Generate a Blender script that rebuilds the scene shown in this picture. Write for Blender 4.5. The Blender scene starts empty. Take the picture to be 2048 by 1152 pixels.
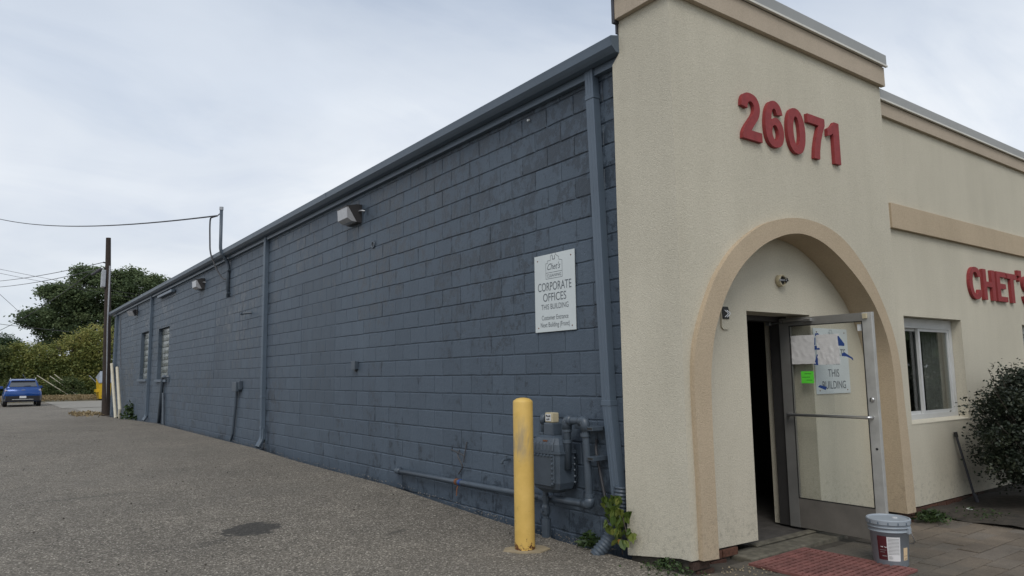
import bpy, bmesh, math, random
import numpy as np
from mathutils import Vector, Matrix
from mathutils.geometry import tessellate_polygon

random.seed(7)
rng = np.random.default_rng(7)
SC = bpy.context.scene
COL = SC.collection

# ------------------------------------------------------------------ camera
cam_d = bpy.data.cameras.new('camera')
cam_d.sensor_width = 36.0
cam_d.lens = 25.2026
cam_d.clip_start = 0.05
cam_d.clip_end = 4000
cam = bpy.data.objects.new('camera', cam_d)
COL.objects.link(cam)
yaw, pitch, roll = math.radians(36.2886), math.radians(6.9061), math.radians(-0.7877)
cf = Vector((math.sin(yaw) * math.cos(pitch), math.cos(yaw) * math.cos(pitch), math.sin(pitch)))
cr = Vector((math.cos(yaw), -math.sin(yaw), 0))
cu = cr.cross(cf)
r2 = cr * math.cos(roll) + cu * math.sin(roll)
u2 = -cr * math.sin(roll) + cu * math.cos(roll)
M = Matrix.Identity(4)
for i in range(3):
    M[i][0], M[i][1], M[i][2] = r2[i], u2[i], -cf[i]
M[2][3] = 1.45
cam.matrix_world = M
SC.camera = cam

# ------------------------------------------------------------------ sky
SUN_EL, SUN_AZ = math.radians(48), math.radians(222)     # azimuth clockwise from +Y
world = bpy.data.worlds.new('World')
SC.world = world
world.use_nodes = True
wn, wl = world.node_tree.nodes, world.node_tree.links
wn.clear()
def W(t, **k):
    n = wn.new(t)
    for a, b in k.items():
        setattr(n, a, b)
    return n
w_out = W('ShaderNodeOutputWorld'); w_bg = W('ShaderNodeBackground'); w_bg.inputs['Strength'].default_value = 0.1
sky = W('ShaderNodeTexSky', sky_type='NISHITA', sun_disc=False)
sky.sun_elevation = SUN_EL; sky.sun_rotation = SUN_AZ
tc = W('ShaderNodeTexCoord'); sep = W('ShaderNodeSeparateXYZ')
wl.new(tc.outputs['Generated'], sep.inputs[0])
zc = W('ShaderNodeMath', operation='MAXIMUM'); zc.inputs[1].default_value = 0.0
wl.new(sep.outputs['Z'], zc.inputs[0])
zo = W('ShaderNodeMath', operation='ADD'); zo.inputs[1].default_value = 0.22
wl.new(zc.outputs[0], zo.inputs[0])
dx = W('ShaderNodeMath', operation='DIVIDE'); dy = W('ShaderNodeMath', operation='DIVIDE')
wl.new(sep.outputs['X'], dx.inputs[0]); wl.new(zo.outputs[0], dx.inputs[1])
wl.new(sep.outputs['Y'], dy.inputs[0]); wl.new(zo.outputs[0], dy.inputs[1])
cmb = W('ShaderNodeCombineXYZ')
wl.new(dx.outputs[0], cmb.inputs[0]); wl.new(dy.outputs[0], cmb.inputs[1])
def wnoise(scale, detail, loc, rough=0.55, dist=0.3, sc=(1, 1, 1)):
    mp = W('ShaderNodeMapping'); mp.inputs['Location'].default_value = loc; mp.inputs['Scale'].default_value = sc
    mp.inputs['Rotation'].default_value = (0, 0, math.radians(25))
    wl.new(cmb.outputs[0], mp.inputs[0])
    n = W('ShaderNodeTexNoise'); n.inputs['Scale'].default_value = scale; n.inputs['Detail'].default_value = detail
    n.inputs['Roughness'].default_value = rough; n.inputs['Distortion'].default_value = dist
    wl.new(mp.outputs[0], n.inputs['Vector'])
    return n
def wramp(src, stops):
    r = W('ShaderNodeValToRGB')
    el = r.color_ramp.elements
    el[0].position, el[0].color = stops[0][0], stops[0][1] + (1,)
    el[1].position, el[1].color = stops[-1][0], stops[-1][1] + (1,)
    for p, c in stops[1:-1]:
        e = el.new(p); e.color = c + (1,)
    wl.new(src, r.inputs[0])
    return r
# overcast deck: pale and bright in a broad belt low over the horizon, blue grey higher up
grad = wramp(zc.outputs[0], [(0.0, (5.6, 5.9, 6.3)), (0.10, (6.2, 6.45, 6.75)), (0.22, (7.5, 7.6, 7.7)), (0.36, (6.5, 6.8, 7.2)), (0.50, (4.6, 5.1, 5.85)), (1.0, (5.3, 5.8, 6.5))])
n1 = wnoise(0.62, 5, (2.3, 0.4, 0), 0.5, 0.4)
r1 = wramp(n1.outputs[0], [(0.34, (0.77, 0.81, 0.87)), (0.52, (0.98, 0.99, 1.0)), (0.66, (1.15, 1.14, 1.12))])
n2 = wnoise(2.0, 7, (7.1, 3.4, 0), 0.58, 0.8, (0.85, 1.25, 1))
r2_ = wramp(n2.outputs[0], [(0.30, (0.93, 0.94, 0.965)), (0.5, (1.0, 1.0, 1.0)), (0.72, (1.05, 1.045, 1.04))])
def wmul(a, b):
    m = W('ShaderNodeMix', data_type='RGBA', blend_type='MULTIPLY', clamp_result=False)
    m.inputs[0].default_value = 1.0
    wl.new(a, m.inputs[6]); wl.new(b, m.inputs[7])
    return m.outputs[2]
clouds = wmul(wmul(grad.outputs[0], r1.outputs[0]), r2_.outputs[0])
# thin places let a little of the blue sky through
thin = wnoise(1.2, 6, (4.2, 9.1, 0), 0.58, 0.6, (0.75, 1.4, 1))
tr = W('ShaderNodeMapRange'); tr.inputs[1].default_value = 0.50; tr.inputs[2].default_value = 0.72
tr.inputs[3].default_value = 0.05; tr.inputs[4].default_value = 0.32
wl.new(thin.outputs[0], tr.inputs[0])
wm = W('ShaderNodeMix', data_type='RGBA', clamp_result=False)
wl.new(tr.outputs[0], wm.inputs[0]); wl.new(clouds, wm.inputs[6]); wl.new(sky.outputs[0], wm.inputs[7])
wl.new(wm.outputs[2], w_bg.inputs['Color'])
wl.new(w_bg.outputs[0], w_out.inputs[0])

sun_d = bpy.data.lights.new('sun', 'SUN')
sun_d.energy = 1.1
sun_d.angle = math.radians(28)
sun_d.color = (1.0, 0.96, 0.90)
sun = bpy.data.objects.new('sun', sun_d)
COL.objects.link(sun)
sd = Vector((math.sin(SUN_AZ) * math.cos(SUN_EL), math.cos(SUN_AZ) * math.cos(SUN_EL), math.sin(SUN_EL)))
sun.rotation_euler = sd.to_track_quat('Z', 'Y').to_euler()
sun.location = (-10, -10, 30)

vs = SC.view_settings
vs.view_transform = 'Standard'; vs.look = 'None'; vs.exposure = 0.42; vs.gamma = 1.0
vs.use_curve_mapping = False
SC.cycles.max_bounces = 8
SC.cycles.transparent_max_bounces = 16

# ------------------------------------------------------------------ materials
class NT:
    """small helper round one material's node tree"""
    def __init__(self, name, rough=0.8, metal=0.0, spec=0.5):
        self.m = bpy.data.materials.new(name); self.m.use_nodes = True
        self.t = self.m.node_tree; self.n = self.t.nodes; self.l = self.t.links
        self.b = self.n['Principled BSDF']
        self.b.inputs['Roughness'].default_value = rough
        self.b.inputs['Metallic'].default_value = metal
        self.b.inputs['Specular IOR Level'].default_value = spec
        self._p = None
    def new(self, t, **k):
        n = self.n.new(t)
        for a, b in k.items():
            setattr(n, a, b)
        return n
    def pos(self):
        if self._p is None:
            self._p = self.new('ShaderNodeNewGeometry').outputs['Position']
        return self._p
    def map(self, scale=(1, 1, 1), loc=(0, 0, 0), src=None):
        mp = self.new('ShaderNodeMapping'); mp.inputs['Scale'].default_value = scale; mp.inputs['Location'].default_value = loc
        self.l.new(src or self.pos(), mp.inputs[0])
        return mp.outputs[0]
    def noise(self, scale, detail=4, rough=0.55, vec=None, dist=0.0):
        n = self.new('ShaderNodeTexNoise')
        n.inputs['Scale'].default_value = scale; n.inputs['Detail'].default_value = detail
        n.inputs['Roughness'].default_value = rough; n.inputs['Distortion'].default_value = dist
        self.l.new(vec or self.pos(), n.inputs['Vector'])
        return n.outputs[0]
    def voro(self, scale, out='Distance', vec=None, feature='F1'):
        n = self.new('ShaderNodeTexVoronoi', feature=feature)
        n.inputs['Scale'].default_value = scale
        self.l.new(vec or self.pos(), n.inputs['Vector'])
        return n.outputs[out]
    def ramp(self, src, stops):
        r = self.new('ShaderNodeValToRGB')
        el = r.color_ramp.elements
        c4 = lambda c: (c, c, c, 1) if isinstance(c, (int, float)) else tuple(c) + (1,)
        el[0].position, el[0].color = stops[0][0], c4(stops[0][1])
        el[1].position, el[1].color = stops[-1][0], c4(stops[-1][1])
        for p, c in stops[1:-1]:
            e = el.new(p); e.color = c4(c)
        self.l.new(src, r.inputs[0])
        return r.outputs[0]
    def rng(self, src, a, b, c, d):
        r = self.new('ShaderNodeMapRange')
        for i, v in enumerate((a, b, c, d)):
            r.inputs[i + 1].default_value = v
        self.l.new(src, r.inputs[0])
        return r.outputs[0]
    def mix(self, fac, a, b, mode='MIX'):
        m = self.new('ShaderNodeMix', data_type='RGBA', blend_type=mode)
        for i, v in ((0, fac), (6, a), (7, b)):
            if isinstance(v, (int, float)) and i == 0:
                m.inputs[0].default_value = v
            elif isinstance(v, (tuple, list)):
                m.inputs[i].default_value = tuple(v) + (1,)
            else:
                self.l.new(v, m.inputs[i])
        return m.outputs[2]
    def math(self, op, a, b=None):
        m = self.new('ShaderNodeMath', operation=op)
        for i, v in ((0, a), (1, b)):
            if v is None:
                continue
            if isinstance(v, (int, float)):
                m.inputs[i].default_value = v
            else:
                self.l.new(v, m.inputs[i])
        return m.outputs[0]
    def color(self, src):
        if isinstance(src, (tuple, list)):
            self.b.inputs['Base Color'].default_value = tuple(src) + (1,)
        else:
            self.l.new(src, self.b.inputs['Base Color'])
        return self
    def roughness(self, src):
        self.l.new(src, self.b.inputs['Roughness']); return self
    def bump(self, src, strength=0.3, dist=0.01, prev=None):
        b = self.new('ShaderNodeBump'); b.inputs['Strength'].default_value = strength; b.inputs['Distance'].default_value = dist
        self.l.new(src, b.inputs['Height'])
        if prev is not None:
            self.l.new(prev, b.inputs['Normal'])
        self.l.new(b.outputs[0], self.b.inputs['Normal'])
        return b.outputs[0]

def plain(name, col, rough=0.6, metal=0.0, var=0.12, scale=6.0, bump=0.0, bscale=80, spec=0.5):
    t = NT(name, rough, metal, spec)
    n = t.noise(scale, 5, 0.6)
    lo = tuple(max(0, c * (1 - var)) for c in col); hi = tuple(c * (1 + var) for c in col)
    t.color(t.ramp(n, [(0.3, lo), (0.7, hi)]))
    if bump:
        t.bump(t.noise(bscale, 3, 0.6), bump, 0.004)
    return t.m

def mat_block(name='slate_wall_paint', k=1.0, rough=1.0):
    t = NT(name, 0.5, 0, 0.34)
    v = lambda c: tuple(a * k for a in c)
    base, dark = v((0.073, 0.097, 0.127)), v((0.033, 0.045, 0.061))
    # which block a point lies on: a random number per block
    sp = t.new('ShaderNodeSeparateXYZ'); t.l.new(t.pos(), sp.inputs[0])
    row = t.math('FLOOR', t.math('DIVIDE', t.math('SUBTRACT', sp.outputs[2], 1.4475), 0.2032))
    par = t.math('ABSOLUTE', t.math('MODULO', row, 2.0))
    col = t.math('FLOOR', t.math('DIVIDE', t.math('SUBTRACT', t.math('ADD', sp.outputs[1], t.math('MULTIPLY', par, 0.21)), 4.93), 0.4045))
    cv = t.new('ShaderNodeCombineXYZ'); t.l.new(col, cv.inputs[0]); t.l.new(row, cv.inputs[1])
    wn_ = t.new('ShaderNodeTexWhiteNoise', noise_dimensions='2D'); t.l.new(cv.outputs[0], wn_.inputs['Vector'])
    br = wn_.outputs['Value']
    # mottled, patchy brushing: fine flecks, thick on some blocks and in broad zones
    fine = t.noise(9, 8, 0.76, vec=t.map((1, 1, 0.75)))
    # the upper near end of the wall is the most patchily painted
    wy = t.rng(sp.outputs[1], 6.5, 15.0, 1.0, 0.0); wz_ = t.rng(sp.outputs[2], 1.6, 3.0, 0.0, 1.0)
    zone = t.math('ADD', t.noise(0.5, 3, 0.5, vec=t.map(loc=(3.1, 5.2, 1.4))), t.math('MULTIPLY', t.math('MULTIPLY', wy, wz_), 0.14))
    fine = t.rng(fine, 0.3, 0.7, 0.18, 0.82)
    kk = t.math('ADD', t.math('ADD', fine, t.rng(zone, 0.35, 0.70, -0.16, 0.10)), t.rng(br, 0.0, 1.0, -0.065, 0.055))
    mask = t.rng(kk, 0.54, 0.60, 0.0, 1.0)
    c = t.mix(t.math('MULTIPLY', mask, 0.85), base, dark)
    tone = t.noise(0.9, 4, 0.6, vec=t.map((1, 1, 0.6), (8, 2, 3)))
    c = t.mix(1.0, c, t.ramp(tone, [(0.3, (0.92, 0.92, 0.93)), (0.7, (1.08, 1.08, 1.07))]), 'MULTIPLY')
    c = t.mix(1.0, c, t.ramp(br, [(0.0, (1.05, 1.05, 1.05)), (1.0, (0.93, 0.93, 0.93))]), 'MULTIPLY')
    st = t.noise(5.0, 4, 0.6, vec=t.map((1, 1, 0.08)))
    c = t.mix(1.0, c, t.ramp(st, [(0.3, (0.95, 0.95, 0.95)), (0.7, (1.04, 1.04, 1.04))]), 'MULTIPLY')
    ch = t.noise(38, 3, 0.7)
    c = t.mix(t.rng(ch, 0.69, 0.76, 0, 0.22), c, (0.18, 0.21, 0.24))
    t.color(c)
    t.roughness(t.rng(mask, 0, 1, 0.56, 0.36))
    b1 = t.bump(t.noise(26, 5, 0.65), 0.5 * rough, 0.012)
    b2 = t.bump(t.noise(120, 3, 0.6), 0.35 * rough, 0.004, b1)
    pit = t.rng(t.voro(7.0), 0.0, 0.085, 0, 1)
    t.bump(pit, 0.5, 0.010, b2)
    return t.m

def mat_stucco(name, col, streak=0.10, grain=1.0):
    t = NT(name, 0.9, 0, 0.25)
    g = t.noise(80, 5, 0.85)
    big = t.noise(0.9, 5, 0.6)
    st = t.noise(2.6, 5, 0.62, vec=t.map((1, 1, 0.16)))
    v = lambda s: tuple(c * s for c in col)
    c = t.ramp(g, [(0.32, v(0.80)), (0.5, v(1.0)), (0.68, v(1.11))])
    c = t.mix(1.0, c, t.ramp(big, [(0.3, (1 - streak,) * 3), (0.7, (1 + streak * 0.5,) * 3)]), 'MULTIPLY')
    c = t.mix(1.0, c, t.ramp(st, [(0.32, (1 - streak, 1 - streak, 1 - streak * 1.1)), (0.66, (1.02, 1.02, 1.02))]), 'MULTIPLY')
    # splash dirt and mildew specks near the ground
    z = t.new('ShaderNodeSeparateXYZ'); t.l.new(t.pos(), z.inputs[0])
    low = t.rng(z.outputs[2], 0.0, 0.65, 0.48, 0.0)
    sp = t.rng(t.noise(22, 6, 0.75), 0.50, 0.68, 0, 1)
    c = t.mix(t.math('MULTIPLY', low, sp), c, (0.13, 0.125, 0.10))
    t.color(c)
    b = t.bump(t.noise(75, 5, 0.75), 0.6 * grain, 0.009)
    t.bump(t.voro(130), 0.30 * grain, 0.004, b)
    return t.m

def mat_asphalt():
    t = NT('worn_asphalt', 0.88, 0, 0.35)
    stone = t.new('ShaderNodeTexVoronoi'); stone.inputs['Scale'].default_value = 92
    t.l.new(t.pos(), stone.inputs['Vector'])
    sv = t.new('ShaderNodeSeparateColor'); t.l.new(stone.outputs['Color'], sv.inputs[0])
    c = t.ramp(sv.outputs[0], [(0.0, (0.072, 0.063, 0.050)), (0.35, (0.130, 0.115, 0.094)), (0.75, (0.198, 0.176, 0.145)), (0.93, (0.32, 0.285, 0.235)), (1.0, (0.52, 0.475, 0.41))])
    fine = t.noise(210, 3, 0.7)
    c = t.mix(1.0, c, t.ramp(fine, [(0.3, 0.75), (0.7, 1.2)]), 'MULTIPLY')
    big = t.noise(0.55, 6, 0.6)
    c = t.mix(1.0, c, t.ramp(big, [(0.3, (0.84, 0.84, 0.84)), (0.7, (1.14, 1.13, 1.11))]), 'MULTIPLY')
    med = t.noise(4.5, 5, 0.65)
    c = t.mix(1.0, c, t.ramp(med, [(0.3, 0.88), (0.7, 1.10)]), 'MULTIPLY')
    dust = t.noise(0.16, 4, 0.55, vec=t.map(loc=(4, 1, 0)))
    c = t.mix(t.rng(dust, 0.45, 0.70, 0, 0.30), c, (0.24, 0.215, 0.18))
    # damp oil patch, and a faint second one beside it
    for (cx, cy, sx, sy, rot, lo, amt) in ((2.11, 7.07, 0.27, 0.24, 0.25, 0.88, 0.80), (1.70, 6.75, 0.22, 0.10, 0.4, 0.5, 0.28), (1.1, 9.9, 0.9, 0.10, 0.1, 0.4, 0.25), (3.2, 6.2, 0.15, 0.06, 0.3, 0.5, 0.35)):
        mp = t.new('ShaderNodeMapping', vector_type='TEXTURE')
        mp.inputs['Location'].default_value = (cx, cy, 0); mp.inputs['Rotation'].default_value = (0, 0, rot)
        mp.inputs['Scale'].default_value = (sx, sy, 1000)
        t.l.new(t.pos(), mp.inputs[0])
        ln = t.new('ShaderNodeVectorMath', operation='LENGTH'); t.l.new(mp.outputs[0], ln.inputs[0])
        d = t.math('ADD', ln.outputs['Value'], t.rng(t.noise(9, 4, 0.6), 0.3, 0.7, -0.28, 0.28))
        c = t.mix(t.rng(d, lo, 1.08, amt, 0.0), c, (0.030, 0.029, 0.027))
    t.color(c)
    hb = t.bump(stone.outputs['Distance'], 0.7, 0.009)
    t.bump(t.noise(160, 3, 0.7), 0.4, 0.004, hb)
    return t.m

def mat_glass(name, tint=(0.93, 0.96, 0.95), refl=0.10):
    m = bpy.data.materials.new(name); m.use_nodes = True
    n, l = m.node_tree.nodes, m.node_tree.links
    n.clear()
    o = n.new('ShaderNodeOutputMaterial'); mx = n.new('ShaderNodeMixShader')
    tr_ = n.new('ShaderNodeBsdfTransparent'); gl = n.new('ShaderNodeBsdfGlossy'); geo = n.new('ShaderNodeNewGeometry')
    dt_ = n.new('ShaderNodeVectorMath'); dt_.operation = 'DOT_PRODUCT'
    l.new(geo.outputs['Incoming'], dt_.inputs[0]); l.new(geo.outputs['Normal'], dt_.inputs[1])
    def mth(op, a, b=None):
        q = n.new('ShaderNodeMath'); q.operation = op
        for i, v in ((0, a), (1, b)):
            if v is None: continue
            if isinstance(v, (int, float)): q.inputs[i].default_value = v
            else: l.new(v, q.inputs[i])
        return q.outputs[0]
    # Schlick reflectance of clear glass, the same from both sides of the pane
    sch = mth('ADD', 0.04, mth('MULTIPLY', 0.96, mth('POWER', mth('SUBTRACT', 1.0, mth('ABSOLUTE', dt_.outputs['Value'])), 5.0)))
    tr_.inputs[0].default_value = tint + (1,); gl.inputs['Roughness'].default_value = 0.02
    gl.inputs[0].default_value = (0.9, 0.9, 0.9, 1)
    ns = n.new('ShaderNodeTexNoise'); ns.inputs['Scale'].default_value = 3
    bp = n.new('ShaderNodeBump'); bp.inputs['Strength'].default_value = 0.02; bp.inputs['Distance'].default_value = 0.02
    l.new(ns.outputs[0], bp.inputs['Height']); l.new(bp.outputs[0], gl.inputs['Normal'])
    sc = n.new('ShaderNodeMath'); sc.operation = 'MULTIPLY'; sc.inputs[1].default_value = refl * 10
    l.new(sch, sc.inputs[0]); l.new(sc.outputs[0], mx.inputs[0])
    l.new(tr_.outputs[0], mx.inputs[1]); l.new(gl.outputs[0], mx.inputs[2]); l.new(mx.outputs[0], o.inputs[0])
    return m

def mat_leaf(name, stops, trans=0.25, rough=0.55):
    """leaf colour varies from leaf to leaf with the 'tint' face attribute"""
    t = NT(name, rough, 0, 0.35)
    at = t.new('ShaderNodeAttribute', attribute_name='tint')
    oi = t.new('ShaderNodeObjectInfo').outputs['Random']
    c = t.ramp(t.math('FRACT', t.math('ADD', at.outputs['Fac'], t.math('MULTIPLY', oi, 0.999))) if name.startswith('single') else at.outputs['Fac'], stops)
    t.color(c)
    try:
        t.b.inputs['Subsurface Weight'].default_value = 0.0
    except Exception:
        pass
    tl = t.new('ShaderNodeBsdfTranslucent'); t.l.new(c, tl.inputs[0])
    mx = t.new('ShaderNodeMixShader'); mx.inputs[0].default_value = trans
    out = t.n['Material Output']
    t.l.new(t.b.outputs[0], mx.inputs[1]); t.l.new(tl.outputs[0], mx.inputs[2]); t.l.new(mx.outputs[0], out.inputs[0])
    return t.m

MT = {}
MT['block'] = mat_block()
MT['infill'] = mat_block('infill_wall_paint', 0.90, 0.5)
MT['stucco'] = mat_stucco('cream_stucco', (0.556, 0.515, 0.416), 0.065)
MT['trim'] = mat_stucco('tan_stucco', (0.48, 0.385, 0.272), 0.06)
MT['band'] = mat_stucco('sand_stucco', (0.46, 0.385, 0.30), 0.06, 0.8)
MT['slate_metal'] = plain('slate_painted_metal', (0.088, 0.118, 0.155), 0.42, 0, 0.08, 2.0, 0.05, 30)
MT['slate_pipe'] = plain('slate_painted_pipe', (0.058, 0.076, 0.098), 0.42, 0, 0.14, 9.0, 0.12, 60)
MT['coping'] = plain('grey_coping_metal', (0.30, 0.30, 0.285), 0.45, 0.2, 0.06, 1.5)
MT['coping_lip'] = plain('pale_coping_lip', (0.62, 0.60, 0.54), 0.5, 0, 0.06)
MT['flashing'] = plain('dark_flashing', (0.06, 0.06, 0.07), 0.5, 0.3)
MT['asphalt'] = mat_asphalt()
MT['alu'] = plain('door_aluminium', (0.30, 0.295, 0.28), 0.42, 0.55, 0.10, 5.0)
MT['alu_pale'] = plain('worn_aluminium', (0.50, 0.50, 0.48), 0.45, 0.45, 0.14, 7.0)
MT['kick'] = plain('kick_panel', (0.20, 0.185, 0.165), 0.5, 0.35, 0.18, 4.0)
MT['dark_frame'] = plain('dark_bronze_frame', (0.045, 0.043, 0.042), 0.5, 0.2)
MT['steel'] = plain('bright_steel', (0.62, 0.62, 0.62), 0.28, 0.9, 0.05)
MT['white_vinyl'] = plain('white_vinyl', (0.53, 0.535, 0.525), 0.4, 0, 0.05)
MT['black'] = plain('black_plastic', (0.02, 0.02, 0.02), 0.5)
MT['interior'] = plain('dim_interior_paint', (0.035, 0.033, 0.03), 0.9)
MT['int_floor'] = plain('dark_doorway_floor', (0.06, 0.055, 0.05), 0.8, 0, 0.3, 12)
MT['glass'] = mat_glass('door_glass', (0.965, 0.975, 0.97), 0.10)
MT['win_glass'] = mat_glass('window_glass', (0.78, 0.81, 0.80), 0.16)
MT['sign_face'] = plain('grey_white_sign', (0.56, 0.60, 0.60), 0.45, 0, 0.04, 3)
MT['sign_ink'] = plain('sign_lettering', (0.10, 0.115, 0.13), 0.6)
MT['red'] = plain('weathered_red_paint', (0.25, 0.031, 0.032), 0.7, 0, 0.16, 26.0, 0.25, 120)
MT['concrete'] = plain('pale_concrete', (0.24, 0.222, 0.19), 0.9, 0, 0.22, 3.0, 0.3, 60)
MT['step'] = plain('stained_concrete_step', (0.115, 0.105, 0.08), 0.9, 0, 0.45, 14.0, 0.5, 70)
MT['sand'] = plain('joint_dirt', (0.055, 0.048, 0.038), 0.95, 0, 0.3, 12, 0.3, 90)
MT['soil'] = plain('dark_soil', (0.040, 0.033, 0.025), 0.95, 0, 0.5, 16, 0.8, 60)
MT['footing'] = plain('tan_concrete', (0.29, 0.235, 0.15), 0.9, 0, 0.25, 12, 0.3, 60)
MT['pvc'] = plain('cream_pvc', (0.50, 0.46, 0.36), 0.5, 0, 0.08)
MT['wire'] = plain('wire_rubber', (0.05, 0.05, 0.055), 0.6)
MT['galv'] = plain('galvanised_steel', (0.34, 0.35, 0.37), 0.4, 0.5, 0.12)
MT['white_paint'] = plain('white_plastic', (0.68, 0.70, 0.70), 0.5)
MT['tyre'] = plain('tyre_rubber', (0.015, 0.015, 0.016), 0.8)
MT['dumpster'] = plain('yellow_bin_paint', (0.62, 0.40, 0.018), 0.45, 0, 0.12, 4)
MT['bin_lid'] = plain('grey_bin_lid', (0.22, 0.24, 0.27), 0.5)
MT['bark'] = plain('bark', (0.07, 0.058, 0.045), 0.95, 0, 0.35, 8, 0.6, 20)
MT['pole_wood'] = plain('creosoted_wood', (0.036, 0.026, 0.021), 0.9, 0, 0.3, 5, 0.5, 30)
MT['gravel'] = plain('loose_gravel', (0.19, 0.175, 0.155), 0.9, 0, 0.5, 30)
MT['earth'] = plain('ground_earth', (0.12, 0.11, 0.075), 0.95, 0, 0.3, 0.5)
MT['bucket'] = plain('blue_grey_plastic', (0.28, 0.315, 0.35), 0.5, 0, 0.06, 6)
MT['label_white'] = plain('white_label', (0.62, 0.62, 0.62), 0.6)
MT['label_red'] = plain('maroon_label', (0.075, 0.010, 0.014), 0.5)
MT['label_buff'] = plain('buff_label', (0.60, 0.45, 0.28), 0.6)
MT['print'] = plain('grey_print', (0.22, 0.22, 0.22), 0.7)
MT['print_dark'] = plain('black_print', (0.02, 0.02, 0.02), 0.7)
MT['mat'] = plain('red_rubber', (0.185, 0.074, 0.064), 0.8, 0, 0.34, 7, 0.2, 100)
MT['paper'] = plain('white_paper', (0.66, 0.65, 0.64), 0.8, 0, 0.06, 30, 0.5, 22)
MT['tape'] = plain('blue_tape', (0.022, 0.062, 0.24), 0.7)
MT['green'] = plain('green_paper', (0.12, 0.72, 0.05), 0.7)
MT['tan_plastic'] = plain('tan_plastic', (0.48, 0.42, 0.28), 0.6)
MT['lens'] = plain('frosted_lens', (0.34, 0.345, 0.36), 0.25, 0, 0.12, 18)
MT['lamp_body'] = plain('dark_bronze_housing', (0.035, 0.033, 0.034), 0.5)
MT['curtain'] = plain('grey_curtain', (0.30, 0.285, 0.26), 0.9)
MT['car_blue'] = NT('blue_car_paint', 0.18, 0.25, 0.7).color((0.007, 0.055, 0.23)).m
MT['car_dark'] = plain('car_black_trim', (0.018, 0.018, 0.02), 0.4)
MT['car_glass'] = NT('car_glass', 0.05, 0, 1.0).color((0.05, 0.055, 0.065)).m
MT['tail'] = NT('tail_lamp', 0.15, 0, 0.7).color((0.25, 0.02, 0.02)).m
MT['chrome'] = NT('chrome', 0.2, 1.0).color((0.7, 0.7, 0.7)).m
MT['rust'] = plain('rusty_strap', (0.16, 0.06, 0.025), 0.8, 0, 0.4, 40)
MT['dead_leaf'] = plain('dead_leaf', (0.42, 0.20, 0.04), 0.7)

def mat_brick():
    t = NT('base_brick', 0.9)
    oi = t.new('ShaderNodeObjectInfo').outputs['Random']
    c = t.ramp(oi, [(0, (0.065, 0.028, 0.018)), (0.5, (0.105, 0.043, 0.025)), (1, (0.055, 0.034, 0.025))])
    t.color(t.mix(1.0, c, t.ramp(t.noise(30, 5, 0.7), [(0.3, 0.55), (0.7, 1.3)]), 'MULTIPLY'))
    t.bump(t.noise(70, 4, 0.6), 0.4, 0.005)
    return t.m
MT['brick'] = mat_brick()

def mat_paver():
    t = NT('weathered_paver', 0.92)
    oi = t.new('ShaderNodeObjectInfo').outputs['Random']
    c = t.ramp(oi, [(0, (0.125, 0.102, 0.078)), (0.5, (0.155, 0.124, 0.092)), (1, (0.138, 0.118, 0.096))])
    c = t.mix(1.0, c, t.ramp(t.noise(2.2, 6, 0.65), [(0.3, 0.66), (0.7, 1.25)]), 'MULTIPLY')
    c = t.mix(1.0, c, t.ramp(t.noise(85, 4, 0.75), [(0.3, 0.70), (0.7, 1.3)]), 'MULTIPLY')
    # trodden dirt in front of the doorway
    mp = t.new('ShaderNodeMapping', vector_type='TEXTURE')
    mp.inputs['Location'].default_value = (5.5, 3.5, 0); mp.inputs['Scale'].default_value = (1.5, 0.9, 1000)
    t.l.new(t.pos(), mp.inputs[0])
    ln = t.new('ShaderNodeVectorMath', operation='LENGTH'); t.l.new(mp.outputs[0], ln.inputs[0])
    d = t.math('ADD', ln.outputs['Value'], t.rng(t.noise(2.5, 5, 0.65), 0.3, 0.7, -0.4, 0.4))
    c = t.mix(t.rng(d, 0.5, 1.15, 0.75, 0.0), c, t.ramp(t.noise(40, 5, 0.7), [(0.3, (0.05, 0.046, 0.038)), (0.7, (0.10, 0.092, 0.075))]))
    t.color(c)
    t.bump(t.noise(60, 5, 0.7), 0.5, 0.008)
    return t.m
MT['paver'] = mat_paver()

def mat_bollard():
    t = NT('chipped_yellow_paint', 0.5, 0, 0.4)
    z = t.new('ShaderNodeSeparateXYZ'); t.l.new(t.pos(), z.inputs[0])
    c = t.ramp(t.noise(5, 5, 0.6), [(0.3, (0.56, 0.36, 0.085)), (0.7, (0.68, 0.455, 0.13))])
    # grey scuffs half way up, chipped rust round the foot
    zs = t.math('MULTIPLY', t.rng(z.outputs[2], 0.66, 0.82, 0, 1), t.rng(z.outputs[2], 0.98, 1.12, 1, 0))
    sc = t.rng(t.noise(6.5, 6, 0.65, vec=t.map((1, 1, 0.30), (2.4, 0.3, 0)), dist=0.4), 0.43, 0.60, 0, 0.62)
    c = t.mix(t.math('MULTIPLY', zs, sc), c, (0.20, 0.19, 0.17))
    low = t.rng(z.outputs[2], -0.02, 0.16, 0.15, -0.22)
    ch = t.rng(t.math('ADD', t.noise(24, 5, 0.7), low), 0.55, 0.59, 0, 1)
    c = t.mix(ch, c, (0.10, 0.035, 0.016))
    dirt = t.rng(t.math('ADD', t.noise(14, 6, 0.75), t.rng(z.outputs[2], 0, 0.5, 0.08, 0)), 0.62, 0.75, 0, 0.45)
    c = t.mix(dirt, c, (0.22, 0.15, 0.06))
    t.color(c)
    t.bump(t.noise(40, 4, 0.6), 0.15, 0.004)
    return t.m
MT['bollard'] = mat_bollard()

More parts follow.
